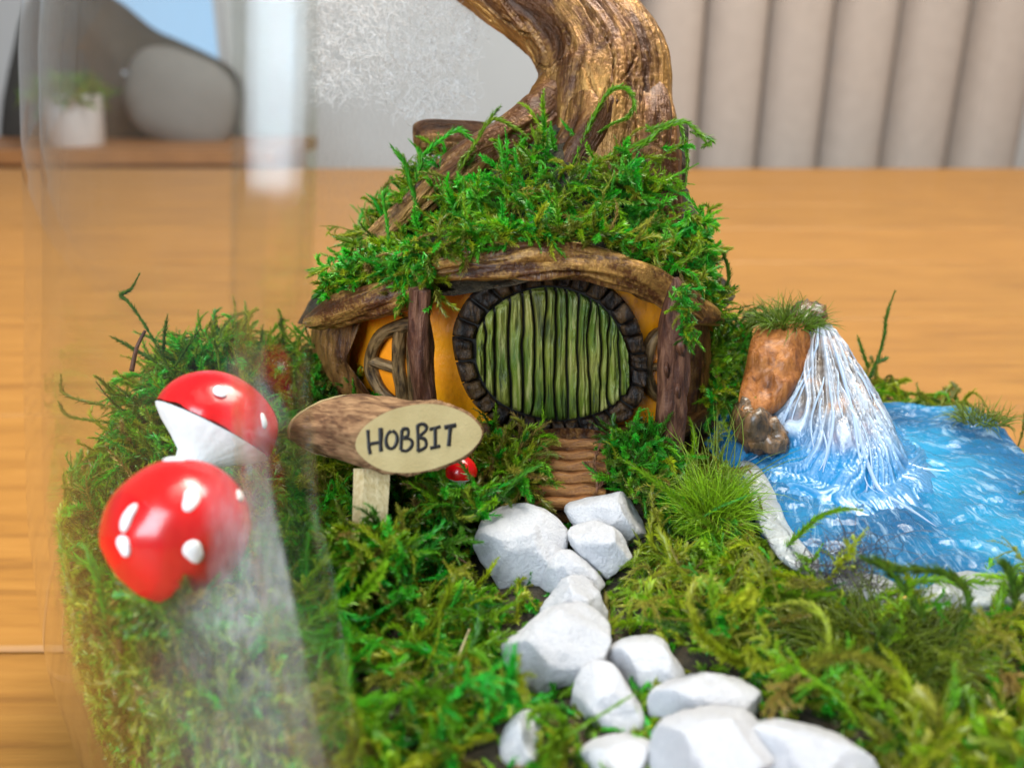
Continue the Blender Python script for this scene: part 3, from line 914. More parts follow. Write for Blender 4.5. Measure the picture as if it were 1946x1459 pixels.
# eaves
def wallpath(pts, off): return np.array([onwall(x, y, off) for x, y, *_ in pts]), np.array([p[2] * cpx(16.2) for p in pts])
e = MB()
P, R_ = wallpath([(790, 528, 16), (830, 517, 20), (890, 507, 24), (970, 499, 28), (1050, 497, 30), (1130, 503, 31), (1200, 522, 31), (1258, 552, 28), (1305, 578, 24), (1330, 596, 16)], 0.75)
e.add(*tube(P, R_, 72, 160, bark=0.03, seed=31, fl=0.10, flute=3.2, crack=0.04, lines=16))
e.build('eave', M['beam'], H)
e = MB()
P, R_ = wallpath([(792, 545, 26), (745, 560, 31), (700, 575, 33), (655, 591, 32), (615, 604, 27), (588, 611, 16)], 0.8)
e.add(*tube(P, R_, 40, 70, bark=0.03, seed=37, fl=0.09, flute=3.2, crack=0.07))
e.build('eave', M['beam'], H)
e = MB()
P, R_ = wallpath([(1285, 575, 22), (1320, 588, 26), (1352, 600, 20), (1368, 610, 8)], 0.5)
e.add(*tube(P, R_, 28, 30, bark=0.03, seed=39, fl=0.05, flute=3))
e.build('eave', M['beam'], H)

# posts
def post(pts, Y, seed, r_noise=0.03):
    P = np.array([at_y(x, y, Y) for x, y, r_ in pts]); R_ = np.array([r_ * Y / 0.93 / FPX for x, y, r_ in pts])
    q = MB(); q.add(*tube(P, R_, 32, 90, bark=r_noise, seed=seed, fl=0.05, flute=4, crack=0.03))
    return q
post([(800, 548, 20), (799, 600, 22), (802, 680, 23), (806, 750, 24), (808, 830, 25)], 14.6, 41).build('post', M['twig'], H)
q = post([(1284, 528, 6), (1286, 548, 15), (1284, 600, 27), (1279, 680, 28), (1278, 760, 27), (1274, 830, 25), (1272, 876, 17)], 14.75, 43, 0.04)
for (x, y, r_) in ((1296, 655, 9), (1268, 700, 7), (1290, 740, 5), (1271, 832, 6)):
    P = np.array([at_y(x, y - 14, 14.56), at_y(x - 2, y + 2, 14.45), at_y(x + 2, y + 22, 14.58)]); q.add(*tube(P, np.array([4, r_, 3]) * 0.0097, 14, 10, bark=0.03, seed=int(x)))
post2 = q.build('post', M['twig'], H)

# side walls of reddish bark either end
for ol, off, sd, th in (([(592, 625), (640, 612), (690, 596), (672, 650), (664, 690), (676, 735), (716, 766), (650, 768), (606, 722)], 0.12, 51, 0.35),
                    ([(1316, 600), (1345, 610), (1352, 680), (1350, 760), (1330, 830), (1308, 830), (1306, 700)], 0.15, 53, 0.3)):
    V, F, A = pad(ol, Wsurf(off), th, 40, 9, 0.09, sd, scale=3); q = MB(); q.add(V, F, A[:, [0, 1, 2]]); q.build('bark_pillar', M['brown'], H)

# brown plinth under the wall
P, R_ = wallpath([(600, 760, 30), (680, 790, 26), (760, 805, 24), (860, 815, 24), (950, 830, 26), (1060, 838, 26), (1160, 835, 26), (1230, 822, 24), (1300, 805, 24), (1345, 780, 24)], 0.3)
q = MB(); q.add(*tube(P, R_, 28, 110, bark=0.05, seed=57, fl=0.08, flute=3)); 
P, R_ = wallpath([(600, 810, 50), (760, 850, 50), (950, 880, 50), (1160, 880, 50), (1340, 830, 50)], 0.1)
q.add(*tube(P, R_, 28, 80, bark=0.06, seed=58)); q.build('plinth', M['brown'], H)

# door
DO = onwall(1050, 680, 0.30); DN = unit(np.array([0.12, -1.0, 0.10]))
DOUT = smooth_poly([(903, 672), (908, 632), (928, 596), (968, 566), (1018, 549), (1062, 548), (1110, 562), (1150, 588), (1178, 628), (1196, 690), (1191, 735), (1166, 770), (1120, 791), (1062, 800), (1002, 789), (950, 765), (918, 726)], 160)
door = empty('door', DO)
door.parent = H; door.location = (DO - ORG[H.name]) * S
door['label'] = 'round green door of rough vertical boards'
def doory(x, top):
    ys = []
    for i in range(160):
        a_, b_ = DOUT[i], DOUT[(i + 1) % 160]
        if (a_[0] - x) * (b_[0] - x) <= 0 and a_[0] != b_[0]: ys.append(a_[1] + (b_[1] - a_[1]) * (x - a_[0]) / (b_[0] - a_[0]))
    if not ys: return 690
    return min(ys) if top else max(ys)
dpt = lambda x, y, h: onplane(x, y, DO, DN) + DN * h
O = np.array([dpt(*(np.array([1050, 675]) + (p - np.array([1050, 675])) * 0.985), -0.02) for p in DOUT[::4]])
V = np.vstack([O, O - DN * 0.25]); k = len(O)
build('backing', V, [tuple(range(k))] + [(i, i + k, (i + 1) % k + k, (i + 1) % k) for i in range(k)], M['black'], door, False)
xe = [904, 922, 942, 966, 992, 1011, 1034, 1057, 1077, 1096, 1121, 1139, 1156, 1176, 1195.5]
for i in range(len(xe) - 1):
    rows, cols = 34, 11
    V = []
    wob = lambda e_, tt: 7.0 * float(fbm(np.array([tt * 2.6, e_ * 7.3, 1.5]), 300, 3))
    sd = 100 + i
    for ri in range(rows):
        tt = ri / (rows - 1)
        for ci in range(cols):
            s_ = ci / (cols - 1)
            xl = xe[i] + (wob(i, tt) if i else 0) + 1.6
            xr = xe[i + 1] + (wob(i + 1, tt) if i + 1 < len(xe) - 1 else 0) - 1.6
            x = xl + (xr - xl) * s_
            xq = min(max(x, 904), 1195)
            y0, y1 = doory(xq, True), doory(xq, False)
            y = y0 + (y1 - y0) * tt
            ed = abs(2 * s_ - 1); et = abs(2 * tt - 1)
            h = 0.17 * (1 - ed ** 5) * (1 - 0.7 * et ** 18) + 0.02 * math.sin(i * 7.7)
            gr = float(fbm(np.array([s_ * 3.1 + i * 9, tt * 1.2, i * 3.3]), sd, 3))
            h += 0.045 * gr - 0.06 * max(0, 1 - abs(gr - 0.1) / 0.12) * (1 - ed ** 3)
            if ci in (0, cols - 1) or ri in (0, rows - 1): h = -0.06
            V.append(dpt(x, y, h))
    F = [(a_ * cols + b_, a_ * cols + b_ + 1, (a_ + 1) * cols + b_ + 1, (a_ + 1) * cols + b_) for a_ in range(rows - 1) for b_ in range(cols - 1)]
    build('plank', V, F, M['door'], door)
# stones round the door
INN = np.array([1050, 674])
OUTR = smooth_poly([(860, 660), (866, 610), (892, 565), (935, 538), (1000, 522), (1062, 518), (1130, 528), (1180, 562), (1214, 610), (1233, 680), (1226, 748), (1196, 796), (1130, 824), (1062, 832), (990, 824), (928, 796), (884, 745)], 160)
r2 = np.random.default_rng(3)
na = 30
cuts = np.cumsum(r2.uniform(0.75, 1.25, na)); cuts = cuts / cuts[-1]
st = [0] + list(cuts)
def ringpt(tt, s_):
    th = tt * 2 * pi
    def at(OL):
        an = np.arctan2(OL[:, 1] - INN[1], OL[:, 0] - INN[0])
        o2 = np.argsort(an); aq, rq = an[o2], np.linalg.norm(OL - INN, axis=1)[o2]
        aw_ = (th + pi) % (2 * pi) - pi
        return np.interp(aw_, np.concatenate([aq[-1:] - 2 * pi, aq, aq[:1] + 2 * pi]), np.concatenate([rq[-1:], rq, rq[:1]]))
    r_ = at(DOUT) + 2 + (at(OUTR) - at(DOUT) - 2) * s_
    return INN + r_ * np.array([cos(th), sin(th)])
for i in range(na):
    nu, nv = 9, 8
    V = []
    gp = 0.05
    for a_ in range(nu):
        for b_ in range(nv):
            u_, v_ = a_ / (nu - 1), b_ / (nv - 1)
            tt = st[i] + (st[i + 1] - st[i]) * (gp / 2 + (1 - gp) * u_)
            q_ = ringpt(tt, 0.02 + 0.96 * v_)
            eu, ev = abs(2 * u_ - 1), abs(2 * v_ - 1)
            h = 0.14 * (1 - eu ** 6) ** 0.5 * (1 - ev ** 6) ** 0.5 + r2.normal(0, 0.0)
            if a_ in (0, nu - 1) or b_ in (0, nv - 1): h = -0.08
            h += 0.05 * float(fbm(np.array([u_ * 2 + i * 5, v_ * 2, i]), 7, 3))
            V.append(dpt(q_[0], q_[1], h - 0.04))
    F = [(a_ * nv + b_, a_ * nv + b_ + 1, (a_ + 1) * nv + b_ + 1, (a_ + 1) * nv + b_) for a_ in range(nu - 1) for b_ in range(nv - 1)]
    q = MB(); q.add(V, F, np.array(V)); q.build('stone', M['stone'], H)
O = np.array([dpt(*(INN + (p - INN) * 0.97), -0.10) for p in OUTR[::4]]); k = len(O)
V = np.vstack([O, O - DN * 0.5])
build('stone_bed', V, [tuple(range(k))] + [(i, i + k, (i + 1) % k + k, (i + 1) % k) for i in range(k)], M['black'], H, False)

# windows
def window(label, ring, bars, pane, off):
    wi = empty('window', onwall(*pane[0], off)); wi.parent = H; wi.location = (ORG[wi.name] - ORG[H.name]) * S
    wi['label'] = label
    V, F, A = pad(pane, Wsurf(off), 0.04, 32, 5, 0.02, 61); build('pane', V, F, M['pane'], wi)
    q = MB()
    P, R_ = wallpath(ring, off + 0.08); q.add(*tube(P, R_ * 1.05, 20, 70, bark=0.035, seed=63, fl=0.03, flute=3)); q.build('frame', M['muntin'], wi)
    for i, bp in enumerate(bars):
        P, R_ = wallpath(bp, off + 0.08); q = MB(); q.add(*tube(P, R_ * 0.95, 18, 40, bark=0.035, seed=65 + i, fl=0.02, flute=3)); q.build('muntin', M['muntin'], wi)
window('small round window with twig bars left of the door',
       [(800, 612, 12), (765, 618, 13), (728, 634, 13), (709, 668, 11), (706, 700, 11), (722, 736, 11), (748, 762, 11), (790, 775, 12)],
       [[(762, 618, 15), (758, 660, 15), (758, 700, 15), (764, 735, 15), (768, 770, 14)], [(706, 686, 11), (730, 694, 11), (756, 702, 12)], [(785, 620, 14), (782, 690, 13), (786, 770, 12)]],
       [(705, 690), (725, 640), (765, 622), (800, 640), (805, 700), (795, 760), (750, 760), (720, 730)], 0.03)
window('small dark window half hidden by the post right of the door',
       [(1290, 628, 10), (1252, 632, 11), (1232, 662, 11), (1226, 700, 11), (1236, 735, 11), (1262, 756, 11), (1300, 760, 10)],
       [[(1228, 700, 10), (1260, 696, 11), (1300, 690, 10)], [(1268, 632, 10), (1270, 700, 10), (1268, 756, 10)]],
       [(1228, 690), (1240, 650), (1270, 632), (1305, 650), (1310, 700), (1300, 750), (1262, 755), (1236, 730)], 0.03)

# steps below the door
for i, (y, hw) in enumerate([(846, 76), (868, 74), (889, 72), (911, 70), (933, 68), (956, 66)]):
    d0 = 15.9 - 0.12 * i
    P = np.array([at_d(x, y + dy, d0) for x, dy in ((1082 - hw, 3), (1082 - hw * .5, -1), (1082, 1), (1082 + hw * .5, -2), (1082 + hw, 2))])
    q = MB(); q.add(*tube(P, np.array([0.09, 0.135, 0.14, 0.135, 0.09]), 18, 40, bark=0.04, seed=70 + i, fl=0.03, flute=3)); q.build('step', M['step'], H)
V, F, A = pad([(1000, 830), (1165, 830), (1155, 975), (1005, 975)], lambda x, y, h: at_d(x, y, 16.25 - (y - 830) * 0.004 - h), 0.1, 30, 4, 0.03, 77)
q = MB(); q.add(V, F, A); q.build('step_base', M['brown'], H)

# roof moss
rm = Moss(); r3 = np.random.default_rng(21)
n = 2300
z = 10.35 + 2.6 * r3.random(n) ** 1.35
a = r3.uniform(-1.75, 1.75, n)
p = np.array([roofpt(np.array([aa_]), zz_)[0] for aa_, zz_ in zip(a, z)])
nrm = unit(np.column_stack([np.sin(a), -np.cos(a), np.full(n, 0.9)]))
tang = unit(r3.normal(size=(n, 3)))
keep = np.ones(n, bool)
# leave the bronze root and the right of the trunk bare
scr = lambda P_: (973 + FPX * (P_ - CAM) @ RT / ((P_ - CAM) @ FW), 729.5 - FPX * (P_ - CAM) @ UP / ((P_ - CAM) @ FW))
p2 = p - np.array([0, 0, 0])
lin = np.interp(p[:, 0], [-3.2, -1.6, 0.0, 1.4], [11.05, 12.0, 12.55, 12.75])
keep &= ~((p[:, 2] > lin) & (p[:, 0] < 1.3) & (r3.random(n) < 0.93))
keep &= ~((p[:, 2] > 12.1) & (r3.random(n) < 0.72)); keep &= p[:, 2] < 12.7
qx, qy = scr(p)
keep &= (qy < np.interp(qx, [620, 700, 740, 830, 890, 970, 1050, 1130, 1200, 1260, 1330], [535, 515, 525, 470, 452, 440, 436, 440, 456, 486, 540]))
keep &= (qx > np.interp(qy, [290, 370, 440, 480, 560, 620], [790, 765, 705, 690, 680, 650])) & (qx < np.interp(qy, [280, 330, 400, 500, 600], [1235, 1245, 1262, 1285, 1300]))
p, nrm, tang = p[keep], nrm[keep], tang[keep]; n = len(p)
rm.strands(p - nrm * 0.1, nrm * 0.22 + tang * 0.95 + np.array([0, -0.2, -0.08]), r3.uniform(0.6, 1.35, n), r3.uniform(0.085, 0.13, n), tints(n, [3, 3.5, 3.0, 1, 1.3, .5, 2.6], r3), r3, n=38, branch=0, curl=0.4, grav=0.07)
sel = r3.random(n) < 0.22
rm.strands(p[sel], nrm[sel] * 0.5 + tang[sel] * 0.8 + np.array([0, -0.2, 0]), r3.uniform(0.7, 1.3, sel.sum()), r3.uniform(0.06, 0.09, sel.sum()), tints(sel.sum(), [3, 3, 3.0, .6, 1.3, .3, 3], r3), r3, n=28, branch=8, curl=0.3, grav=0.05)
# fringe along the eave
fx = r3.uniform(665, 1320, 260)
fy = np.interp(fx, [640, 700, 760, 830, 890, 970, 1050, 1130, 1200, 1260, 1330], [570, 545, 530, 500, 480, 466, 462, 468, 486, 515, 560]) - r3.uniform(10, 30, 260)
fp = np.array([onwall(x, y, 0.7) for x, y in zip(fx, fy)])
rm.strands(fp, np.column_stack([r3.normal(0, 1, 260), r3.uniform(-.6, .1, 260), r3.normal(0.35, .4, 260)]), r3.uniform(0.4, 0.9, 260), r3.uniform(0.07, 0.12, 260), tints(260, [2, 3, 3, 2, 2, .8, 1.5], r3), r3, n=24, curl=0.3)
# tongue hanging over the left post and the tuft on the left slope
for (x0, x1, y0, y1, off, cnt) in ((748, 822, 470, 562, 0.95, 170), (1275, 1330, 540, 640, 0.0, 0), (660, 735, 470, 525, 0.7, 90), (612, 690, 505, 566, 0.55, 130), (1300, 1345, 400, 560, 0.3, 170)):
    if not cnt: continue
    x = r3.uniform(x0, x1, cnt); y = r3.uniform(y0, y1, cnt); x = x + (y - y0) * 0.08
    fp = np.array([onwall(a_, b_, off + r3.uniform(-.2, .15)) for a_, b_ in zip(x, y)])
    rm.strands(fp, np.column_stack([r3.normal(0, .6, cnt), r3.uniform(-.5, .2, cnt), r3.normal(-.5, .5, cnt)]), r3.uniform(0.25, 0.55, cnt), r3.uniform(0.07, 0.11, cnt), tints(cnt, [2, 4, 2, 1, 1, .4, 4], r3), r3, n=20, curl=0.35)
# right flank
cnt = 260
x = r3.uniform(1290, 1350, cnt); y = r3.uniform(470, 610, cnt)
fp = np.array([at_d(a_, b_, r3.uniform(17.2, 18.4)) for a_, b_ in zip(x - (600 - y) * 0.25, y)])
rm.strands(fp, np.column_stack([r3.normal(0.35, .6, cnt), r3.uniform(-.5, .2, cnt), r3.normal(0.2, .6, cnt)]), r3.uniform(0.4, 1.0, cnt), r3.uniform(0.08, 0.12, cnt), tints(cnt, [3, 2, 2, 4, 1, .8, 1], r3), r3, n=22, curl=0.35)
rm.build('roof_moss', H)['kind'] = 'stuff'
def sprig(name, paths, d, leafl, col, parent=None, seed=1, per=5, n=60, label=None, cat=None, group=None, ang=0.7):
    mm = Moss(); r_ = np.random.default_rng(seed)
    for pts in paths:
        P_ = np.array([at_d(x, y, d + (dz[0] if dz else 0)) for x, y, *dz in pts])
        L_ = np.linalg.norm(np.diff(P_, axis=0), axis=1).sum()
        mm.path(P_, leafl, np.array(col) * r_.uniform(0.85, 1.15), r_, n=max(10, int(L_ / 0.03)), per=per, ang=ang)
    o = mm.build(name, parent)
    return props(o, label, cat, group)
G1, G2, G3, G4 = (0.03, 0.26, 0.02), (0.13, 0.22, 0.012), (0.09, 0.17, 0.01), (0.035, 0.12, 0.01)
sprig('moss_sprig', [[(800, 300), (835, 268), (870, 248), (900, 268)]], 16.6, 0.15, (0.03, 0.34, 0.02), H, 2, 4, ang=0.75)
sprig('moss_sprig', [[(795, 400), (780, 350), (768, 310), (745, 280)], [(790, 340), (800, 310), (795, 285)]], 16.6, 0.15, (0.04, 0.3, 0.02), H, 3, 4)
sprig('moss_sprig', [[(720, 480), (700, 465), (665, 458), (638, 452)]], 16.7, 0.14, G3, H, 4)
sprig('moss_sprig', [[(870, 330), (905, 270), (935, 228), (975, 240), (1005, 262)], [(1012, 300), (1018, 270), (1010, 240)], [(905, 280), (880, 300), (872, 320)]], 16.5, 0.11, G2, H, 5)
sprig('moss_sprig', [[(1085, 320), (1115, 250), (1140, 200), (1165, 170), (1190, 170), (1205, 195), (1195, 220), (1165, 235), (1140, 250)]], 16.4, 0.12, (0.1, 0.28, 0.01), H, 6)
sprig('moss_sprig', [[(1090, 340), (1150, 300), (1220, 270), (1260, 245), (1300, 232), (1330, 255), (1345, 275)], [(1225, 250), (1260, 238), (1290, 235), (1305, 290), (1304, 350)], [(1200, 290), (1240, 262), (1230, 240)], [(1310, 250), (1350, 265), (1335, 280)]], 16.3, 0.12, (0.1, 0.25, 0.012), H, 7)
sprig('moss_sprig', [[(900, 465), (960, 462), (1010, 448), (1060, 420)]], 15.6, 0.13, (0.02, 0.32, 0.03), H, 8)
sprig('moss_sprig', [[(1180, 500), (1230, 480), (1280, 450), (1315, 430)]], 15.9, 0.13, (0.02, 0.32, 0.03), H, 9)
sprig('moss_sprig', [[(860, 400), (880, 360), (870, 330)], [(960, 330), (955, 300), (948, 262)], [(740, 470), (735, 420), (728, 378), (735, 360)]], 16.1, 0.12, (0.05, 0.28, 0.02), H, 10)
sprig('moss_sprig', [[(1330, 590), (1372, 560), (1385, 520), (1372, 475)], [(1370, 560), (1400, 545)], [(1340, 600), (1385, 610), (1410, 590)]], 17.3, 0.13, G4, H, 12)
# moss on the right post
pm = Moss(); cnt = 90
y = r3.uniform(545, 645, cnt); x = 1297 + (y - 545) * 0.15 + r3.normal(0, 8, cnt)
fp = np.array([at_y(a_, b_, 14.42) for a_, b_ in zip(x, y)])
pm.strands(fp, np.column_stack([r3.normal(.2, .5, cnt), r3.uniform(-.5, .1, cnt), r3.normal(-.4, .5, cnt)]), r3.uniform(0.15, 0.32, cnt), np.full(cnt, 0.06), tints(cnt, [1, 3, 1, 3, 1, .5, 2], r3), r3, n=14)
pm.build('post_moss', post2)['kind'] = 'stuff'

# ================================================================== SIGN
sg = empty('wooden_sign', at_d(700, 1010, 13.0))
props(sg, 'cut branch sign lettered in black marker on a pale wooden stick', 'sign')
SO = at_d(795, 838, 12.9); SN = unit(-FW + 0.30 * RT + 0.05 * UP)
spt = lambda x, y, h: onplane(x, y, SO, SN) + SN * h
face = smooth_poly([(674, 846), (690, 812), (735, 782), (790, 768), (840, 769), (885, 785), (914, 812), (912, 838), (880, 868), (820, 892), (770, 899), (725, 893), (690, 872)], 72)
cF = face.mean(0)
ext = -1.42 * RT + 1.75 * FW + 0.10 * UP
rings_, A_ = [], []
nrg = 26
F0 = np.array([spt(*(cF + (p - cF) * 1.05), 0) for p in face])
for i in range(nrg):
    u = i / (nrg - 1)
    R0 = F0 + ext * u
    cc = R0.mean(0)
    R0 = cc + (R0 - cc) * (1.0 - 0.06 * u)
    th = np.linspace(0, 2 * pi, 72, endpoint=False)
    bc = np.stack([np.cos(th) * 0.7, np.sin(th) * 0.7, np.full(72, u * 2.2)], -1)
    dsp = 0.06 * fbm(bc * np.array([6, 6, 1.2]), 81, 4) + 0.03 * vnoise(bc * np.array([2.5, 2.5, 0.6]), 83)
    R0 = cc + (R0 - cc) * (1 + (dsp / 0.7)[:, None] * (0.4 if i in (0, nrg - 1) else 1))
    rings_.append(R0); A_.append(bc)
V = np.concatenate(rings_); A = np.concatenate(A_)
F = [(i * 72 + j, i * 72 + (j + 1) % 72, (i + 1) * 72 + (j + 1) % 72, (i + 1) * 72 + j) for i in range(nrg - 1) for j in range(72)]
inner = np.array([spt(*(cF + (p - cF) * 0.985), 0.0) for p in face])
V = np.vstack([V, inner]); A = np.vstack([A, A_[0]])
F += [(j, nrg * 72 + j, nrg * 72 + (j + 1) % 72, (j + 1) % 72) for j in range(72)]
q = MB(); q.add(V, F, A); q.build('bark', M['signbark'], sg)
fc = np.array([spt(*(cF + (p - cF) * 0.99), 0.008) for p in face])
bk = rings_[-1] + ext / np.linalg.norm(ext) * 0.01
build('cut_face', np.vstack([fc, fc - SN * 0.05]), [tuple(range(72))] + [(j, j + 72, (j + 1) % 72 + 72, (j + 1) % 72) for j in range(72)], M['cut'], sg, False)
cb = bk.mean(0); ebk = cb + (bk - cb) * 1.02
build('cut_end', np.vstack([ebk, ebk + unit(ext) * 0.06]), [tuple(range(72, 144)), tuple(range(72))] + [(j, j + 72, (j + 1) % 72 + 72, (j + 1) % 72) for j in range(72)], M['cut'], sg, False)
zx = lambda p: (540 + p[0] / 3.892, 700 + p[1] / 3.892)
strokes = [[(618, 455), (622, 520), (626, 580), (636, 632)], [(625, 562), (665, 552), (722, 545)], [(712, 440), (714, 500), (712, 560), (716, 612)],
           [(790, 462), (765, 485), (752, 530), (762, 575), (790, 592), (818, 575), (834, 530), (828, 485), (800, 460)],
           [(870, 455), (866, 520), (862, 600)], [(868, 452), (905, 445), (918, 465), (912, 498), (885, 515), (925, 520), (946, 545), (938, 580), (905, 608), (862, 603)],
           [(985, 420), (988, 500), (990, 612)], [(982, 425), (1020, 410), (1048, 425), (1046, 458), (1000, 505), (1035, 520), (1050, 550), (1040, 585), (988, 612)],
           [(1115, 440), (1116, 520), (1115, 580)], [(1075, 450), (1115, 440), (1155, 430)], [(1080, 588), (1115, 582), (1152, 572)],
           [(1185, 435), (1225, 428), (1270, 418)], [(1228, 430), (1222, 500), (1216, 572)]]
q = MB()
for i, s_ in enumerate(strokes):
    P = np.array([spt(*zx(p_), 0.012) for p_ in s_])
    rr_ = 0.026 * np.array([1.15] + [0.95 + 0.1 * ((j * 7 + i) % 3) for j in range(len(s_) - 2)] + [1.1])
    if i in (2, 11, 12): rr_ *= 1.25
    q.add(*tube(P, rr_, 10, max(12, 7 * len(s_)), flat=(SN, 0.25)))
q.build('lettering', M['ink'], sg)
# stick
sO = at_d(705, 960, 13.25)
V = []
rowsS = 14
for i in range(rowsS):
    u = i / (rowsS - 1)
    y = 890 + u * 150
    for (x, dd) in ((672 - 4 * u, 0.0), (690 - 3 * u + 2 * sin(u * 9), -0.10), (742 - 9 * u, 0.02), (738 - 8 * u, 0.25), (676 - 3 * u, 0.22)):
        V.append(at_d(x, y, 13.55 - 0.45 * u + dd))
F = [(i * 5 + j, i * 5 + (j + 1) % 5, (i + 1) * 5 + (j + 1) % 5, (i + 1) * 5 + j) for i in range(rowsS - 1) for j in range(5)]
F += [tuple(range(5)), tuple(range((rowsS - 1) * 5, rowsS * 5))[::-1]]
build('stick', V, F, M['stick'], sg, False)

# ================================================================== MUSHROOMS
def mushroom(label, c, R_, axis, spots, stem_end, flat=0.85, seed=0):
    """c centre of the cap's rim disc, axis = up of the cap"""
    ax_ = unit(axis); e1 = unit(np.cross(ax_, [0.3, 1, 0.2])); e2 = np.cross(ax_, e1)
    mu = empty('toadstool', c + np.array([0, 0, -R_])); props(mu, label, 'toadstool', 'red spotted toadstools')
    n_, k_ = 96, 18
    V, F = [], []
    for i in range(k_):
        ph = pi / 2 * 1.08 * (i / (k_ - 1))
        rr_, hh = R_ * sin(ph), R_ * flat * 1.12 * cos(ph)
        for a_ in np.linspace(0, 2 * pi, n_, endpoint=False): V.append(c + e1 * rr_ * cos(a_) + e2 * rr_ * sin(a_) + ax_ * hh)
    V = np.array(V); V = V + ax_ * (np.clip((np.repeat(np.arange(k_), n_) / (k_ - 1) - 0.75) * 4, 0, 1) * 0.032 * R_ * fbm((V - c) / R_ * 3.2, seed + 3, 3))[:, None]; V += unit(V - c) * (0.03 * R_ * fbm((V - c) / R_ * 1.5, seed, 2))[:, None]
    F = [(i * n_ + j, i * n_ + (j + 1) % n_, (i + 1) * n_ + (j + 1) % n_, (i + 1) * n_ + j) for i in range(k_ - 1) for j in range(n_)]
    build('cap', V, F, M['cap'], mu)
    def surfp(d):
        d = unit(d); a1, a2, a3 = d @ e1, d @ e2, d @ ax_
        s_ = 1 / math.sqrt((a1 / R_) ** 2 + (a2 / R_) ** 2 + (a3 / (R_ * flat * 1.12)) ** 2)
        return c + d * s_
    # gills
    V, prof = [], [(0.985, -0.13), (0.95, -0.17), (0.8, -0.3), (0.55, -0.46), (0.33, -0.62), (0.27, -0.8)]
    for r_, h_ in prof:
        for a_ in np.linspace(0, 2 * pi, n_, endpoint=False): V.append(c + (e1 * cos(a_) + e2 * sin(a_)) * r_ * R_ * (1 + 0.007 * sin(a_ * 24) * (1 if r_ < 0.97 else 0.3)) + ax_ * h_ * R_)
    F = [(i * n_ + j, (i + 1) * n_ + j, (i + 1) * n_ + (j + 1) % n_, i * n_ + (j + 1) % n_) for i in range(len(prof) - 1) for j in range(n_)]
    build('gills', V, F, M['white'], mu)
    P = np.array([c - ax_ * 0.5 * R_, c - ax_ * 0.85 * R_, (c - ax_ * 1.0 * R_ + stem_end) / 2, stem_end]); q_ = MB(); q_.add(*tube(P, np.array([.3, .27, .28, .32]) * R_, 20, 24, bark=0.01)); q_.build('stem', M['white'], mu)
    for (x, y, rx, ry, rot) in spots:
        # where the pixel's ray meets the cap
        rdir = ray(x, y); best = None
        for tt in np.arange(6, 22, 0.01):
            pp_ = CAM + rdir * tt - c
            v_ = ((pp_ @ e1) / R_) ** 2 + ((pp_ @ e2) / R_) ** 2 + ((pp_ @ ax_) / (R_ * flat * 1.12)) ** 2
            if v_ < 1: best = pp_; break
        if best is None: continue
        s_ = cpx(np.dot(c - CAM, FW))
        nn_ = unit(best); t1 = unit(RT - nn_ * (RT @ nn_)); t2 = np.cross(nn_, t1)
        t1, t2 = t1 * cos(rot) + t2 * sin(rot), -t1 * sin(rot) + t2 * cos(rot)
        Vs, ns = [], 18
        for s2, h_ in ((1.0, -0.01), (0.95, 0.018), (0.75, 0.032), (0.4, 0.04), (0.02, 0.043)):
            for a_ in np.linspace(0, 2 * pi, ns, endpoint=False):
                dd_ = best + t1 * rx * s_ * s2 * cos(a_) + t2 * ry * s_ * s2 * sin(a_)
                Vs.append(surfp(best + (dd_ - best) * (1 + 0.16 * sin(a_ * 2 + x) + 0.08 * sin(a_ * 3 + y))) + nn_ * (h_ * 0.8 + 0.008))
        Fs = [(i * ns + j, i * ns + (j + 1) % ns, (i + 1) * ns + (j + 1) % ns, (i + 1) * ns + j) for i in range(4) for j in range(ns)]
        build('spot', Vs, Fs, M['white'], mu)
    return mu
ca = at_d(334, 1008, 11.0)
mushroom('front red toadstool with white spots bowed toward the viewer', ca, 0.90, -0.62 * FW + 0.5 * UP + 0.58 * RT,
         [(243, 984, 13, 24, -0.5), (363, 950, 17, 21, 0), (368, 1048, 18, 21, 0), (455, 942, 10, 16, 0), (330, 874, 22, 7, 0), (236, 1036, 15, 18, 0)], at_d(292, 1180, 12.0), seed=1, flat=1.0)  # last white spot paints the stretched window highlight on the cap
ca = at_d(412, 806, 13.4)
mushroom('red toadstool showing its white gills, standing behind the bigger one', ca, 0.97, 0.30 * FW + 0.84 * UP + 0.40 * RT,
         [(418, 744, 13, 12, 0), (500, 800, 8, 14, 0)], at_d(378, 930, 13.2), seed=2, flat=0.72)
ca = at_d(876, 897, 14.3)
mushroom('tiny plain red toadstool peeping out under the sign', ca, 0.27, -0.3 * FW + 0.9 * UP, [], at_d(876, 960, 14.4), seed=3, flat=0.95)

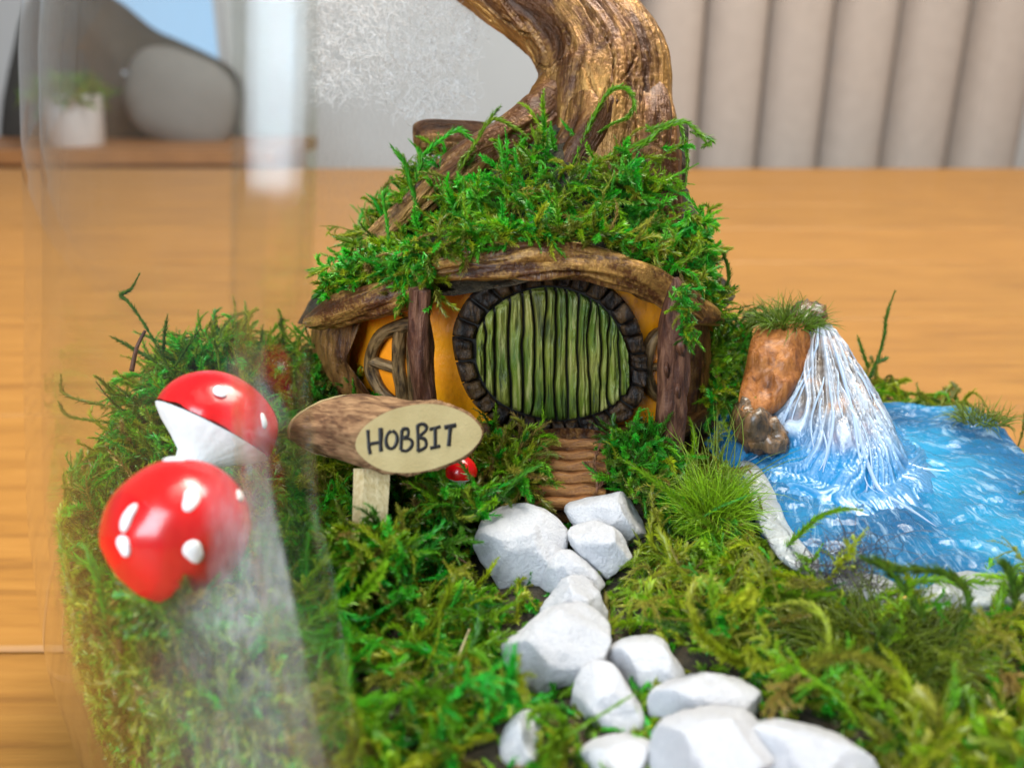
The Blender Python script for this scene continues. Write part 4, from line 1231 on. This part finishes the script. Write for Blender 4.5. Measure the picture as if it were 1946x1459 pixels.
# ================================================================== PEBBLES
def pebble(label, outline, d, depth, seed, cuts_=9):
    O = np.asarray(outline, float); c = (O.max(0) + O.min(0)) / 2
    OS = smooth_poly(O, 120) - c
    an = np.arctan2(-OS[:, 1], OS[:, 0]); o2 = np.argsort(an); aq, rq = an[o2], np.linalg.norm(OS, axis=1)[o2]
    r_ = np.random.default_rng(seed)
    nt, npz = 80, 44
    C = at_d(c[0], c[1], d); s_ = cpx(d)
    th = np.linspace(-pi, pi, nt, endpoint=False)
    Rth = np.interp(th, np.concatenate([aq[-1:] - 2 * pi, aq, aq[:1] + 2 * pi]), np.concatenate([rq[-1:], rq, rq[:1]])) * s_
    pl_ = [(unit(np.array([r_.normal(), r_.normal(), -abs(r_.normal()) - 0.25])), r_.uniform(0.74, 0.95)) for _ in range(cuts_)]
    V = []
    for i in range(npz + 1):
        ph = pi * i / npz
        f_ = sin(ph) ** 0.82 if 0 < i < npz else 0.0
        for j in range(nt):
            x, y, z = Rth[j] * f_ * cos(th[j]), Rth[j] * f_ * sin(th[j]), -depth * np.sign(cos(ph)) * abs(cos(ph)) ** 0.9
            V.append((x, y, z))
    V = np.array(V); md = Rth.mean()
    for nn_, dd_ in pl_:
        sc_ = np.array([md, md, depth])
        g = (V / sc_) @ nn_ - dd_
        V -= np.where(g > 0, g, 0)[:, None] * 0.95 * nn_ * sc_
    L_ = RT * V[:, :1] + UP * V[:, 1:2] + FW * V[:, 2:3]
    P_ = C + L_
    P_ += unit(L_) * (0.035 * fbm(P_ * 1.5, seed, 3) + 0.02 * fbm(P_ * 6, seed + 5, 4))[:, None]
    F = [(i * nt + j, (i + 1) * nt + j, (i + 1) * nt + (j + 1) % nt, i * nt + (j + 1) % nt) for i in range(npz) for j in range(nt)]
    return props(build('pebble', P_, F, M['pebble']), label, 'pebble', 'white pebbles forming the garden path')
pebble('big rounded white pebble at the left head of the path', [(898, 1055), (908, 1000), (945, 965), (990, 957), (1040, 972), (1078, 1012), (1070, 1055), (1035, 1110), (985, 1133), (930, 1122), (900, 1090)], 14.3, 0.75, 1)
pebble('wedge shaped white pebble just below the wooden steps', [(1073, 965), (1110, 948), (1185, 935), (1226, 938), (1236, 990), (1232, 1050), (1200, 1065), (1140, 1040), (1095, 1000)], 14.9, 0.6, 2)
pebble('oval white pebble leaning on the wedge shaped one', [(1080, 1005), (1100, 988), (1140, 990), (1180, 1015), (1203, 1060), (1200, 1100), (1165, 1105), (1120, 1070), (1085, 1035)], 14.0, 0.5, 3)
pebble('small white pebble tucked between the big round one and the oval one', [(1018, 1130), (1035, 1085), (1070, 1046), (1110, 1060), (1150, 1100), (1150, 1140), (1090, 1150), (1030, 1145)], 13.7, 0.5, 4)
pebble('white pebble half hidden behind the largest sloping pebble', [(1028, 1170), (1045, 1130), (1075, 1097), (1115, 1096), (1142, 1130), (1156, 1175), (1140, 1215), (1080, 1220), (1035, 1200)], 12.9, 0.55, 5)
pebble('large sloping white pebble in the middle of the path', [(952, 1230), (985, 1205), (1030, 1170), (1090, 1150), (1140, 1165), (1162, 1200), (1150, 1250), (1110, 1285), (1060, 1300), (1015, 1322), (990, 1290), (962, 1262)], 12.0, 0.7, 6)
pebble('flat topped white pebble right of the large sloping one', [(1147, 1250), (1175, 1218), (1225, 1208), (1262, 1215), (1285, 1250), (1305, 1285), (1270, 1310), (1225, 1332), (1180, 1300), (1150, 1280)], 11.9, 0.55, 7)
pebble('tooth shaped white pebble with a moss blade lying across it', [(1083, 1330), (1095, 1290), (1130, 1262), (1165, 1268), (1200, 1310), (1225, 1355), (1215, 1395), (1160, 1408), (1105, 1395), (1085, 1365)], 11.2, 0.5, 8)
pebble('long low white pebble lying behind the nearest big ones', [(1227, 1345), (1250, 1310), (1300, 1288), (1360, 1281), (1420, 1296), (1460, 1330), (1458, 1370), (1400, 1400), (1300, 1400), (1240, 1380)], 10.9, 0.5, 9)
pebble('upright white pebble wedged in moss at the near left of the path', [(938, 1459), (950, 1400), (985, 1355), (1015, 1352), (1035, 1390), (1030, 1450), (1010, 1500), (950, 1510)], 10.6, 0.45, 10)
pebble('low white pebble in front of the tooth shaped one', [(1090, 1450), (1130, 1412), (1190, 1400), (1240, 1415), (1255, 1460), (1200, 1500), (1120, 1500)], 10.3, 0.45, 11)
pebble('nearest blunt white pebble below the long low one', [(1232, 1420), (1250, 1380), (1310, 1356), (1390, 1350), (1460, 1372), (1490, 1420), (1485, 1480), (1400, 1530), (1290, 1520), (1240, 1480)], 9.9, 0.6, 12)
pebble('broad white pebble sloping into the olive moss at the right end', [(1420, 1400), (1470, 1375), (1560, 1385), (1630, 1412), (1672, 1459), (1670, 1520), (1560, 1540), (1450, 1530), (1420, 1470)], 9.85, 0.55, 13)

# ================================================================== WATERFALL
WT = at_d(1556, 622, 17.9)            # spring
PZ = 6.75
WH = WT[2] - PZ
def wz(x, y):
    dx, dy = x - WT[0], y - WT[1]
    dy = np.where(dy > 0, dy * 1.6, dy / 1.9)
    r_ = np.sqrt(dx * dx + dy * dy)
    return r_, np.arctan2(dx, -dy), fallh(r_)
def fallh(r_):
    return WH * (np.clip(1 - (np.maximum(r_ - 0.18, 0) / 1.50) ** 1.2, 0, 1) * 0.94 + 0.06 * np.clip(1 - r_ / 2.6, 0, 1))
POOL = smooth_poly([at_z(x, y, PZ)[:2] for x, y in ((1400, 900), (1450, 985), (1520, 1065), (1600, 1100), (1680, 1120), (1760, 1128), (1860, 1110), (1950, 1100), (2020, 1050), (2030, 960), (1975, 880), (1900, 800), (1860, 775), (1780, 770), (1700, 765), (1560, 770), (1450, 830))], 110)
wf = empty('waterfall_pond', (WT[0], WT[1] - 1, 6.4)); props(wf, 'blue resin pond fed by a milky waterfall over a bark rock', 'waterfall pond')
pc = np.array([WT[0] + 0.2, WT[1] - 1.0])
NRp, NAp = 70, 220
O = smooth_poly(POOL, NAp)
V, A = [], []
for i in range(NRp):
    s_ = 1 - (i / NRp) ** 1.0
    q_ = pc + (O - pc) * s_
    V.append(q_)
V = np.concatenate(V); r_, th, h = wz(V[:, 0], V[:, 1])
P3 = np.column_stack([V, PZ + h])
hh = h / WH
P3[:, 2] -= 0.12 * np.clip(hh * 6, 0, 1)
rip = fbm(np.column_stack([V[:, 0] * 2.4, V[:, 1] * 4.6, 0 * r_]), 95, 5, 0.65)
P3[:, 2] += 0.055 * rip * np.clip(1 - hh * 3, 0, 1)
edge = np.concatenate([np.full(NAp, i) for i in range(NRp)])
P3[:, 2] -= np.where(edge == 0, 0.35, 0) + np.where(edge == 1, 0.05, 0)
F = [(i * NAp + j, i * NAp + (j + 1) % NAp, (i + 1) * NAp + (j + 1) % NAp, (i + 1) * NAp + j) for i in range(NRp - 1) for j in range(NAp)]
F.append(tuple(range((NRp - 1) * NAp, NRp * NAp)))
build('water', P3, F, M['pool'], wf, True, {'bark': np.column_stack([th * 3, r_ / 8.0, hh])})
# the falling sheet: ridged clear resin round the spring
nth, nr_ = 330, 90
tg = np.linspace(-2.2, 2.4, nth); rg = np.linspace(0.0, 1.0, nr_) ** 0.8 * 2.35
TG, RG = np.meshgrid(tg, rg)
swirl = 0.5 * fbm(np.stack([TG * 1.3, RG * 0.9, 0 * RG], -1), 140, 3) * np.clip(RG, 0, 1)
f1 = fbm(np.stack([(TG + swirl) * 5.0, RG * 0.55, 0 * RG], -1), 141, 3)
f2 = fbm(np.stack([(TG + swirl) * 20.0, RG * 1.3, 0 * RG + 3], -1), 145, 3)
f3 = fbm(np.stack([TG * 4, RG * 4, 0 * RG + 9], -1), 149, 3)
ridge = 0.55 * f1 + 0.45 * (1 - 2.2 * np.abs(f2)) + 0.15 * f3
fade = np.clip((2.35 - RG) / 0.9, 0, 1) * np.clip(RG / 0.25, 0, 1)
lift = 0.04 + 0.13 * ridge * fade - 0.22 * np.clip((RG - 1.9) / 0.45, 0, 1)
sy_ = np.where(np.cos(TG) > 0, 1.9, 1 / 1.6)
X = WT[0] + RG * np.sin(TG); Y = WT[1] - RG * np.cos(TG) * sy_
Z = PZ + fallh(RG) + lift
X = X + 0.06 * ridge * fade * np.sin(TG); Y = Y - 0.06 * ridge * fade * np.cos(TG)
V = np.stack([X, Y, Z], -1).reshape(-1, 3)
F = [(i * nth + j, i * nth + j + 1, (i + 1) * nth + j + 1, (i + 1) * nth + j) for i in range(nr_ - 1) for j in range(nth - 1)]
build('falling_water', V, F, M['fall'], wf, True, {'bark': np.stack([0.5 + 0.5 * ridge, RG / 2.35, fallh(RG) / WH], -1).reshape(-1, 3)})
# milky strands
r5 = np.random.default_rng(44)
q = MB()
def wpt(th_, r0, lift):
    x = WT[0] + r0 * sin(th_); y = WT[1] - r0 * cos(th_) * (1.9 if cos(th_) > 0 else 1 / 1.6)
    return np.array([x, y, PZ + float(fallh(np.array(r0))) + lift])
for i in range(22):
    t0 = r5.uniform(-1.25, 1.7); r0 = r5.uniform(0.1, 1.0); r1 = r0 + r5.uniform(0.4, 1.2)
    if i % 9 == 0: r1 += r5.uniform(0.6, 1.6)
    ph = r5.uniform(0, 6); am = r5.uniform(0.02, 0.09)
    pts = [wpt(t0 + am * math.sin(ph + u * 5) + 0.10 * u * np.sign(t0), r0 + (r1 - r0) * u, 0.085 - 0.02 * math.sin(u * 9 + ph)) for u in np.linspace(0, 1, 10)]
    w_ = r5.uniform(0.008, 0.028) * (1.3 if i % 9 == 0 else 1)
    q.add(*tube(np.array(pts), w_ * np.array([.4, .9, 1.2, 1, 1.3, 1, 1.2, .9, .7, .2]), 8, 40, bark=0.008, seed=i))
so = q.build('milky_strands', M['strand'], wf); so['kind'] = 'stuff'
# silicone bank
q = MB()
bpx = [(1398, 880), (1425, 935), (1470, 1010), (1530, 1070), (1610, 1108), (1690, 1132), (1760, 1142), (1850, 1128), (1950, 1112), (2040, 1060)]
P = np.array([at_z(x, y, 6.6) for x, y in bpx])
q.add(*tube(P, np.array([.1, .2, .26, .2, .25, .32, .24, .36, .3, .3]), 28, 200, bark=0.12, seed=97, lump=0.3, flat=(np.array([0, 0, 1.0]), 0.6), fl=0.08, flute=3))
q.build('silicone_bank', M['silicone'], wf)
for ol, d, dep, sd in (([(1405, 880), (1440, 885), (1475, 940), (1500, 1000), (1556, 1070), (1535, 1092), (1485, 1066), (1450, 1010), (1425, 950)], 13.9, 0.25, 3),):
    V, F, A = pad(ol, lambda x, y, h: at_z(x, y, PZ - 0.02 + h), 0.14, 70, 12, 0.15, sd, scale=2.8); build('silicone_bank', V, F, M['silicone'], wf)
# bark rock: orange slab on the left and a dark resin covered core
rock = MB()
V, F, A = pad([(1404, 772), (1416, 700), (1434, 632), (1480, 612), (1530, 616), (1540, 660), (1515, 730), (1480, 780), (1440, 790)], lambda x, y, h: at_d(x, y, 17.45 - (y - 700) * 0.004 - h), 0.42, 48, 10, 0.16, 111, power=0.5, scale=2.2)
rock.add(V, F, A * np.array([1, 1, 1])); rock.build('bark_slab', M['rockbark'], wf)
rock = MB()
for (x, y, r_, d, sd) in ((1430, 805, 44, 17.0, 1), (1462, 835, 32, 16.8, 2), (1530, 622, 44, 18.2, 4)):
    C_ = at_d(x, y, d); rr0 = r_ * cpx(d); Vb = []
    for ph in np.linspace(0, pi, 16):
        for a_ in np.linspace(0, 2 * pi, 24, endpoint=False): Vb.append([sin(ph) * cos(a_), sin(ph) * sin(a_), cos(ph)])
    Vb = np.array(Vb); Vb = C_ + Vb * rr0 * (1 + 0.45 * fbm(Vb * 1.1, 200 + sd, 4) + 0.12 * fbm(Vb * 5, 230 + sd, 3))[:, None]
    rock.add(Vb, [(i * 24 + j, (i + 1) * 24 + j, (i + 1) * 24 + (j + 1) % 24, i * 24 + (j + 1) % 24) for i in range(15) for j in range(24)], Vb)
rock.build('rock', m_bark('wet_brown_rock', (0.02, 0.012, 0.007), (0.075, 0.045, 0.022), (0.2, 0.10, 0.04), rough=0.2, scale=2.2, bump=0.9, coat=0.6), wf)

# ================================================================== GRASS TUFTS (fine static grass)
def tuft(label, c, n_, spread, length, col, seed, up=(0, 0, 1), thick=0.012, out=0.8, parent=None, name='grass_tuft'):
    r_ = np.random.default_rng(seed)
    a_ = r_.uniform(0, 2 * pi, n_); rad = spread * np.sqrt(r_.random(n_))
    base = c + np.column_stack([np.cos(a_) * rad, np.sin(a_) * rad * 0.8, np.zeros(n_)])
    d_ = np.column_stack([np.cos(a_) * rad / spread * out, np.sin(a_) * rad / spread * out, np.ones(n_)]) + r_.normal(0, 0.22, (n_, 3))
    P_ = curves(base, d_, length * r_.uniform(0.55, 1.1, n_), 6, r_, 0.18, 0.12)
    T = unit(np.gradient(P_, axis=1)); sd = unit(np.cross(T, r_.normal(size=(n_, 1, 3))))
    wv = (np.array([1, 1, .9, .75, .5, .12]) * thick)[None, :, None]
    s3 = [P_ + sd * wv, P_ - sd * wv * 0.5 + np.cross(T, sd) * wv * 0.86, P_ - sd * wv * 0.5 - np.cross(T, sd) * wv * 0.86]
    V = np.stack(s3, 2).reshape(-1, 3)
    ids = np.arange(n_ * 18).reshape(n_, 6, 3); q0, q1 = ids[:, :-1], ids[:, 1:]
    F = np.stack([q0, np.roll(q0, -1, 2), np.roll(q1, -1, 2), q1], -1).reshape(-1, 4)
    C = np.ones((n_, 6, 3, 4)); cc = np.array(col) * r_.uniform(0.6, 1.4, (n_, 1)); C[..., :3] = cc[:, None, None]
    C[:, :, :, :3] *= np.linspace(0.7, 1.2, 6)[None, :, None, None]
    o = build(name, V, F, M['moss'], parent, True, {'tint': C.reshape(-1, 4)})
    o['label'] = label
    if parent is None: o['category'] = 'grass tuft'; o['group'] = 'fine grass tufts'
    return o
tuft('spiky green grass tuft on top of the waterfall rock', at_d(1497, 618, 17.9), 420, 0.55, 0.75, (0.11, 0.2, 0.012), 1, out=1.1, parent=wf)
tuft('bright yellow green grass tuft right of the twig post', at_z(1352, 1010, 6.5), 1000, 0.27, 1.25, (0.22, 0.40, 0.010), 2, out=0.22)
tuft('small pale grass tuft behind the pond', at_d(1865, 800, 18.5), 160, 0.5, 0.55, (0.16, 0.22, 0.02), 3, out=1.2)
tuft('thin upright grass blades beside the foot of the twig post', at_z(1352, 960, 6.7), 60, 0.25, 1.9, (0.16, 0.25, 0.02), 4, out=0.2)
tuft('fine olive grass tuft at the near bank of the pond', at_z(1680, 1215, 6.5), 900, 1.1, 0.8, (0.12, 0.17, 0.012), 5, out=1.0)

# ================================================================== MOSS BED
mb = Moss(); mb.inside = True; r4 = np.random.default_rng(5)
PEB = [(988, 1045, 95), (1160, 1000, 85), (1140, 1045, 60), (1085, 1095, 65), (1095, 1160, 65), (1055, 1235, 100), (1225, 1270, 78), (1155, 1335, 72), (1345, 1340, 118), (985, 1420, 48), (1170, 1450, 80), (1360, 1440, 130), (1540, 1455, 130)]
mb.avoid = PEB
def inpool(x, y):
    poly = POOL; c = np.zeros(len(x), bool); j = len(poly) - 1
    for i in range(len(poly)):
        xi, yi, xj, yj = *poly[i], *poly[j]
        c ^= ((yi > y) != (yj > y)) & (x < (xj - xi) * (y - yi) / (yj - yi + 1e-12) + xi); j = i
    return c
def scatter(n, xr, yr):
    x = r4.uniform(*xr, n); y = r4.uniform(*yr, n)
    ok = np.hypot(x - VC[0], y - VC[1]) < 9.75
    ok &= ~inpool(x, y)
    ok &= ~((np.abs((x - HC[0]) / (HRX + 0.1)) ** 2 + np.abs((y - HC[1]) / (HRY + 0.1)) ** 2) < 1)
    x, y = x[ok], y[ok]; z = gz(x, y) + 0.05
    P_ = np.column_stack([x, y, z])
    sx, sy = scr(P_ + np.array([0, 0, 0.35]))
    ok = np.ones(len(x), bool)
    for (a_, b_, r_) in PEB: ok &= np.hypot(sx - a_, (sy - b_)) > r_ * 0.96
    ok &= ~((sx > 990) & (sx < 1170) & (sy > 800) & (sy < 985))
    vis = (sx > -250) & (sx < 2150) & (sy < 1750)
    return P_[ok & vis], sx[ok & vis]
P_, sx = scatter(7900, (-8.8, 11), (6.9, 24))
n = len(P_)
d_ = np.column_stack([r4.normal(0, 1, n), r4.normal(-0.2, 1, n), r4.uniform(0.0, 0.6, n)])
wl = [4, 2.2, 3, 1.8, .8, .5, 1.0]; wr = [3.4, .9, 4.6, 1.1, 2.2, .6, .25]
left = sx < 1150
col = np.where(left[:, None], tints(n, wl, r4), tints(n, wr, r4))
mb.strands(P_, d_, r4.uniform(0.7, 1.5, n), r4.uniform(0.08, 0.13, n), col, r4, n=36, curl=0.38, grav=0.09)
# feathery branched fronds on top
P_, sx = scatter(1500, (-8.6, 10.5), (7.0, 19))
n = len(P_); left = sx < 1150
col = np.where(left[:, None], tints(n, [3, 2, 3, 1, 1, .3, 1.5], r4), tints(n, [3, 1, 4, .6, 2.4, .5, .4], r4))
mb.strands(P_ + [0, 0, 0.25], np.column_stack([r4.normal(0, 1, n), r4.normal(-0.3, 1, n), r4.uniform(0.2, 1.0, n)]), r4.uniform(0.9, 1.6, n), r4.uniform(0.065, 0.10, n), col, r4, n=32, branch=9, curl=0.25, grav=0.09)
# thick rope-like strands
P_, sx = scatter(460, (-8.4, 10), (7.4, 17))
n = len(P_)
mb.strands(P_ + [0, 0, 0.3], np.column_stack([r4.normal(0, 1, n), r4.normal(-0.3, 1, n), r4.uniform(0.1, .6, n)]), r4.uniform(1.2, 2.4, n), r4.uniform(0.12, 0.165, n), np.where((sx < 1150)[:, None], tints(n, [3, 3, 2, 1, .6, .1, 2.0], r4), tints(n, [3, .5, 4, 1, 1.5, .3, .1], r4)), r4, n=50, per=6, curl=0.3, grav=0.1)
# moss pressed against the glass below ground level
nw = 850
az = r4.uniform(Rd(-100), Rd(-10), nw); zw_ = r4.uniform(2.3, 6.6, nw)
P_ = np.array([vpt(a_, z_, -0.7) for a_, z_ in zip(az, zw_)])
mb.strands(P_, np.column_stack([np.sin(az) * .3 + r4.normal(0, .6, nw), -np.cos(az) * .3 + r4.normal(0, .6, nw), r4.normal(0.1, .7, nw)]), r4.uniform(0.6, 1.3, nw), r4.uniform(0.09, 0.15, nw), tints(nw, [3, .7, 4, 1.2, 2.2, 1.4, .2], r4), r4, n=26, curl=0.3)
P_ = []
while len(P_) < 420:
    x, y = r4.uniform(100, 430), r4.uniform(1150, 1520)
    h_ = vessel_hit(x, y)
    if h_ is None or h_[2] < 1.5: continue
    az = azim(h_); P_.append(vpt(az, min(h_[2], 6.6), -0.7))
P_ = np.array(P_); nw = len(P_)
mb.strands(P_, r4.normal(0, .7, (nw, 3)) + [0, -0.3, 0.1], r4.uniform(0.5, 1.1, nw), r4.uniform(0.09, 0.14, nw), tints(nw, [3, .7, 4, 1.2, 2.2, 1.6, .2], r4), r4, n=24, curl=0.3)
# short moss in the gaps of the pebble path
mb.avoid = None
x = r4.uniform(930, 1640, 900); y = r4.uniform(960, 1500, 900)
ok = np.array([min(np.hypot(a_ - p_[0], b_ - p_[1]) - p_[2] for p_ in PEB) < 70 for a_, b_ in zip(x, y)]) & ~((x > 1000) & (x < 1160) & (y < 985))
P_ = np.array([at_z(a_, b_, 6.2) for a_, b_ in zip(x[ok], y[ok])]); P_[:, 2] = gz(P_[:, 0], P_[:, 1]) + 0.02; nw = len(P_)
mb.strands(P_, r4.normal(0, 1, (nw, 3)) * [1, 1, .25] + [0, 0, 0.1], r4.uniform(0.25, 0.5, nw), r4.uniform(0.08, 0.11, nw), tints(nw, wl, r4), r4, n=14, curl=0.4, grav=0.1)
mb.avoid = PEB
# moss spilling out of the open front at the right
mb.inside = False
P_ = np.array([at_z(x, y, r4.uniform(6.2, 6.6)) for x, y in zip(r4.uniform(1700, 1990, 160), r4.uniform(1380, 1540, 160))]); nw = len(P_)
mb.strands(P_, r4.normal(0, .7, (nw, 3)) + [0, -0.2, 0.2], r4.uniform(0.6, 1.2, nw), r4.uniform(0.09, 0.14, nw), tints(nw, wr, r4), r4, n=28, curl=0.35)
mb.inside = True
# the left mound is thicker
nm = 900
x = r4.normal(-6.4, 0.95, nm); y = r4.normal(16.6, 1.7, nm); ok = (np.hypot(x - VC[0], y - VC[1]) < 8.9)
x, y = x[ok], y[ok]; nm = len(x)
mb.strands(np.column_stack([x, y, gz(x, y) + r4.uniform(0, .45, nm)]), np.column_stack([r4.normal(-.2, .8, nm), r4.normal(-.4, .8, nm), r4.uniform(0, 1, nm)]), r4.uniform(0.6, 1.5, nm), r4.uniform(0.08, 0.14, nm), tints(nm, [3, 2.5, 2, 3, .6, .5, 1.2], r4), r4, n=28, curl=0.3)
# clumps beside the steps and behind the right post
for (x0, x1, y0, y1, d0, d1, cnt, wt) in ((835, 925, 936, 968, 13.7, 14.0, 40, [2, 3, 1, 3, .6, .3, 1]), (640, 770, 1015, 1070, 12.5, 12.9, 130, [3, 1.5, 2, 2, .6, .3, 1]), (215, 350, 1150, 1215, 10.3, 10.8, 170, [3, 1, 2, 2, .6, .4, .6]), (1165, 1260, 830, 960, 15.2, 15.9, 240, [1, 3, .5, 4, .5, .3, 1]), (890, 1010, 835, 930, 14.8, 15.7, 240, [1, 1.5, 2, 1.5, 3.2, 1.2, .6]),
                                    (1335, 1425, 620, 780, 17.6, 18.8, 260, [3, 1.5, 1.5, 3, .3, .3, .6]), (560, 700, 660, 800, 17.2, 18.2, 220, [2, 2, .6, 5, .2, .4, .6]), (740, 890, 890, 1000, 14.2, 15.0, 260, [2, 2.5, 1, 3, .6, .8, 1])):
    x = r4.uniform(x0, x1, cnt); y = r4.uniform(y0, y1, cnt); t_ = (y1 - y) / (y1 - y0)
    P_ = np.array([at_d(a_, b_, d0 + (d1 - d0) * c_) for a_, b_, c_ in zip(x, y, t_)])
    mb.strands(P_, np.column_stack([r4.normal(0, .8, cnt), r4.normal(-.3, .6, cnt), r4.uniform(-.2, 1, cnt)]), r4.uniform(0.4, 0.9, cnt), r4.uniform(0.07, 0.12, cnt), tints(cnt, wt, r4), r4, n=24, curl=0.35)
props(mb.build('moss_carpet'), kind='stuff')

# sprigs that stand out of the carpet, each by itself
def gs(label, paths, d, leafl, col, seed, per=5, ang=0.7):
    sprig('moss_sprig', paths, d, leafl, col, None, seed, per, label=label, cat='moss sprig', group='moss sprigs standing out of the carpet', ang=ang)
gs('tall forked moss sprig rising from the mound behind the toadstools', [[(330, 720), (300, 660), (270, 610), (245, 575), (232, 562), (250, 548), (264, 522)], [(310, 680), (312, 640), (318, 600)], [(330, 700), (355, 660), (380, 625)], [(300, 690), (250, 660), (212, 640)]], 17.0, 0.1, G4, 31)
gs('bent thin moss sprig at the far left of the mound', [[(200, 770), (150, 760), (120, 745), (116, 715)], [(180, 800), (130, 790), (112, 765)]], 15.5, 0.1, G3, 32)
gs('thin moss sprig curving beside the jar lip above the toadstools', [[(420, 740), (415, 680), (408, 648), (440, 655), (450, 690)]], 16.0, 0.09, G3, 33)
gs('small arching moss sprig in front of the clay house steps', [[(930, 970), (965, 930), (995, 900), (1025, 885)]], 14.2, 0.12, (0.06, 0.26, 0.02), 34)
gs('single moss stalk standing behind the waterfall', [[(1640, 740), (1665, 690), (1680, 640), (1685, 600), (1700, 555)], [(1650, 700), (1640, 670), (1630, 640)], [(1665, 690), (1685, 680)]], 19.0, 0.11, G4, 35)
gs('drooping moss frond over the near bank of the pond', [[(1760, 1320), (1790, 1250), (1830, 1180), (1838, 1130), (1810, 1095), (1760, 1082), (1700, 1080), (1660, 1068), (1640, 1060)], [(1760, 1180), (1720, 1120), (1690, 1085), (1665, 1060)]], 11.6, 0.16, (0.06, 0.13, 0.012), 36)
gs('blurred moss frond at the right end of the near pond bank', [[(1946, 1200), (1930, 1140), (1920, 1090), (1905, 1070)], [(1935, 1130), (1960, 1090)]], 11.8, 0.18, (0.05, 0.11, 0.012), 37)
gs('long pale moss blade lying over the tooth shaped pebble', [[(1030, 1420), (1090, 1390), (1150, 1352), (1205, 1318)]], 10.2, 0.09, (0.16, 0.3, 0.02), 38, ang=0.25)
gs('bright moss strand reaching over the big rounded pebble', [[(820, 1060), (850, 1030), (880, 1028), (915, 1030)]], 13.5, 0.12, (0.07, 0.26, 0.02), 39)
gs('thick bright green moss rope in the middle of the front carpet', [[(760, 1130), (785, 1090), (800, 1060), (835, 1025)], [(770, 1200), (820, 1190), (870, 1180), (895, 1140)]], 12.8, 0.19, (0.03, 0.26, 0.03), 40, 4)
gs('thin green sprig crossing the bright grass tuft by the pond', [[(1330, 985), (1365, 965), (1400, 950), (1436, 936)]], 14.2, 0.07, (0.04, 0.22, 0.03), 41)
gs('pink brown dried sprig beside the wooden steps', [[(1125, 960), (1135, 920), (1130, 880), (1140, 845)], [(1135, 930), (1155, 900)], [(1130, 900), (1112, 880)]], 15.3, 0.1, (0.2, 0.075, 0.06), 42)

# ================================================================== FIBRES AND SPECKS
def fibres(name, label, cat, pts, L0, rad, m, seed, curl=0.9, kind=None):
    r_ = np.random.default_rng(seed); n_ = len(pts)
    P_ = curves(pts, r_.normal(size=(n_, 3)), np.full(n_, L0) * r_.uniform(.5, 1.4, n_), 9, r_, curl, 0.0)
    T = unit(np.gradient(P_, axis=1)); sd = unit(np.cross(T, r_.normal(size=(n_, 1, 3)))); bt = np.cross(T, sd)
    V = np.stack([P_ + sd * rad, P_ - sd * rad * .5 + bt * rad * .86, P_ - sd * rad * .5 - bt * rad * .86], 2).reshape(-1, 3)
    ids = np.arange(n_ * 27).reshape(n_, 9, 3); q0, q1 = ids[:, :-1], ids[:, 1:]
    F = np.stack([q0, np.roll(q0, -1, 2), np.roll(q1, -1, 2), q1], -1).reshape(-1, 4)
    return props(build(name, V, F, m), label, cat, kind=kind)
r6 = np.random.default_rng(9)
poly = [(585, -80), (920, -80), (915, 60), (890, 130), (905, 190), (850, 235), (780, 225), (720, 190), (650, 195), (590, 185)]
pts = []
while len(pts) < 2400:
    x, y = r6.uniform(570, 930), r6.uniform(-90, 240)
    c_ = False; j = len(poly) - 1
    for i in range(len(poly)):
        if (poly[i][1] > y) != (poly[j][1] > y) and x < (poly[j][0] - poly[i][0]) * (y - poly[i][1]) / (poly[j][1] - poly[i][1]) + poly[i][0]: c_ = not c_
        j = i
    if c_: pts.append(at_d(x + r6.normal(0, 8), y + r6.normal(0, 8), 19.6 + r6.normal(0, 0.35)))
fibres('fibre_cloud', 'cloud of fine pale curly fibres hanging left of the trunk', 'fibre cloud', np.array(pts), 0.5, 0.0036, M['fibre'], 1)
pts = np.array([at_z(r6.normal(1600, 38), r6.normal(1082, 22), 6.85) for _ in range(170)])
fibres('fibre_tangle', 'tangle of dark grey hair fine fibres on the white pond bank', 'fibre tangle', pts, 0.9, 0.006, M['hair'], 2, 1.0)
V, F, A = pad([(1705, 1145), (1716, 1132), (1732, 1138), (1730, 1150), (1712, 1152)], lambda x, y, h: at_d(x, y, 12.4 - h), 0.08, 16, 4, 0.04, 5)
props(build('yellow_flake', V, F, M['flake']), 'tiny yellow flake lying at the near bank of the pond', 'flake')
def twig(label, pts, d, r0, seed, m='twig'):
    P_ = np.array([at_d(x, y, d) for x, y in pts]); q_ = MB(); q_.add(*tube(P_, np.linspace(r0, r0 * .5, len(pts)), 8, 20, bark=0.01, seed=seed))
    props(q_.build('twig', M[m]), label, 'twig', 'loose twigs in the moss')
twig('thin orange brown twig left of the big rounded pebble', [(845, 1045), (868, 1058), (895, 1075)], 13.2, 0.025, 1)
twig('dark twig sticking up from the mound behind the toadstools', [(250, 705), (256, 675), (262, 655), (276, 628)], 16.4, 0.045, 2)
twig('pale dry twig lying in the moss below the wooden sign', [(868, 1255), (880, 1225), (892, 1195)], 11.6, 0.03, 3, 'stick')
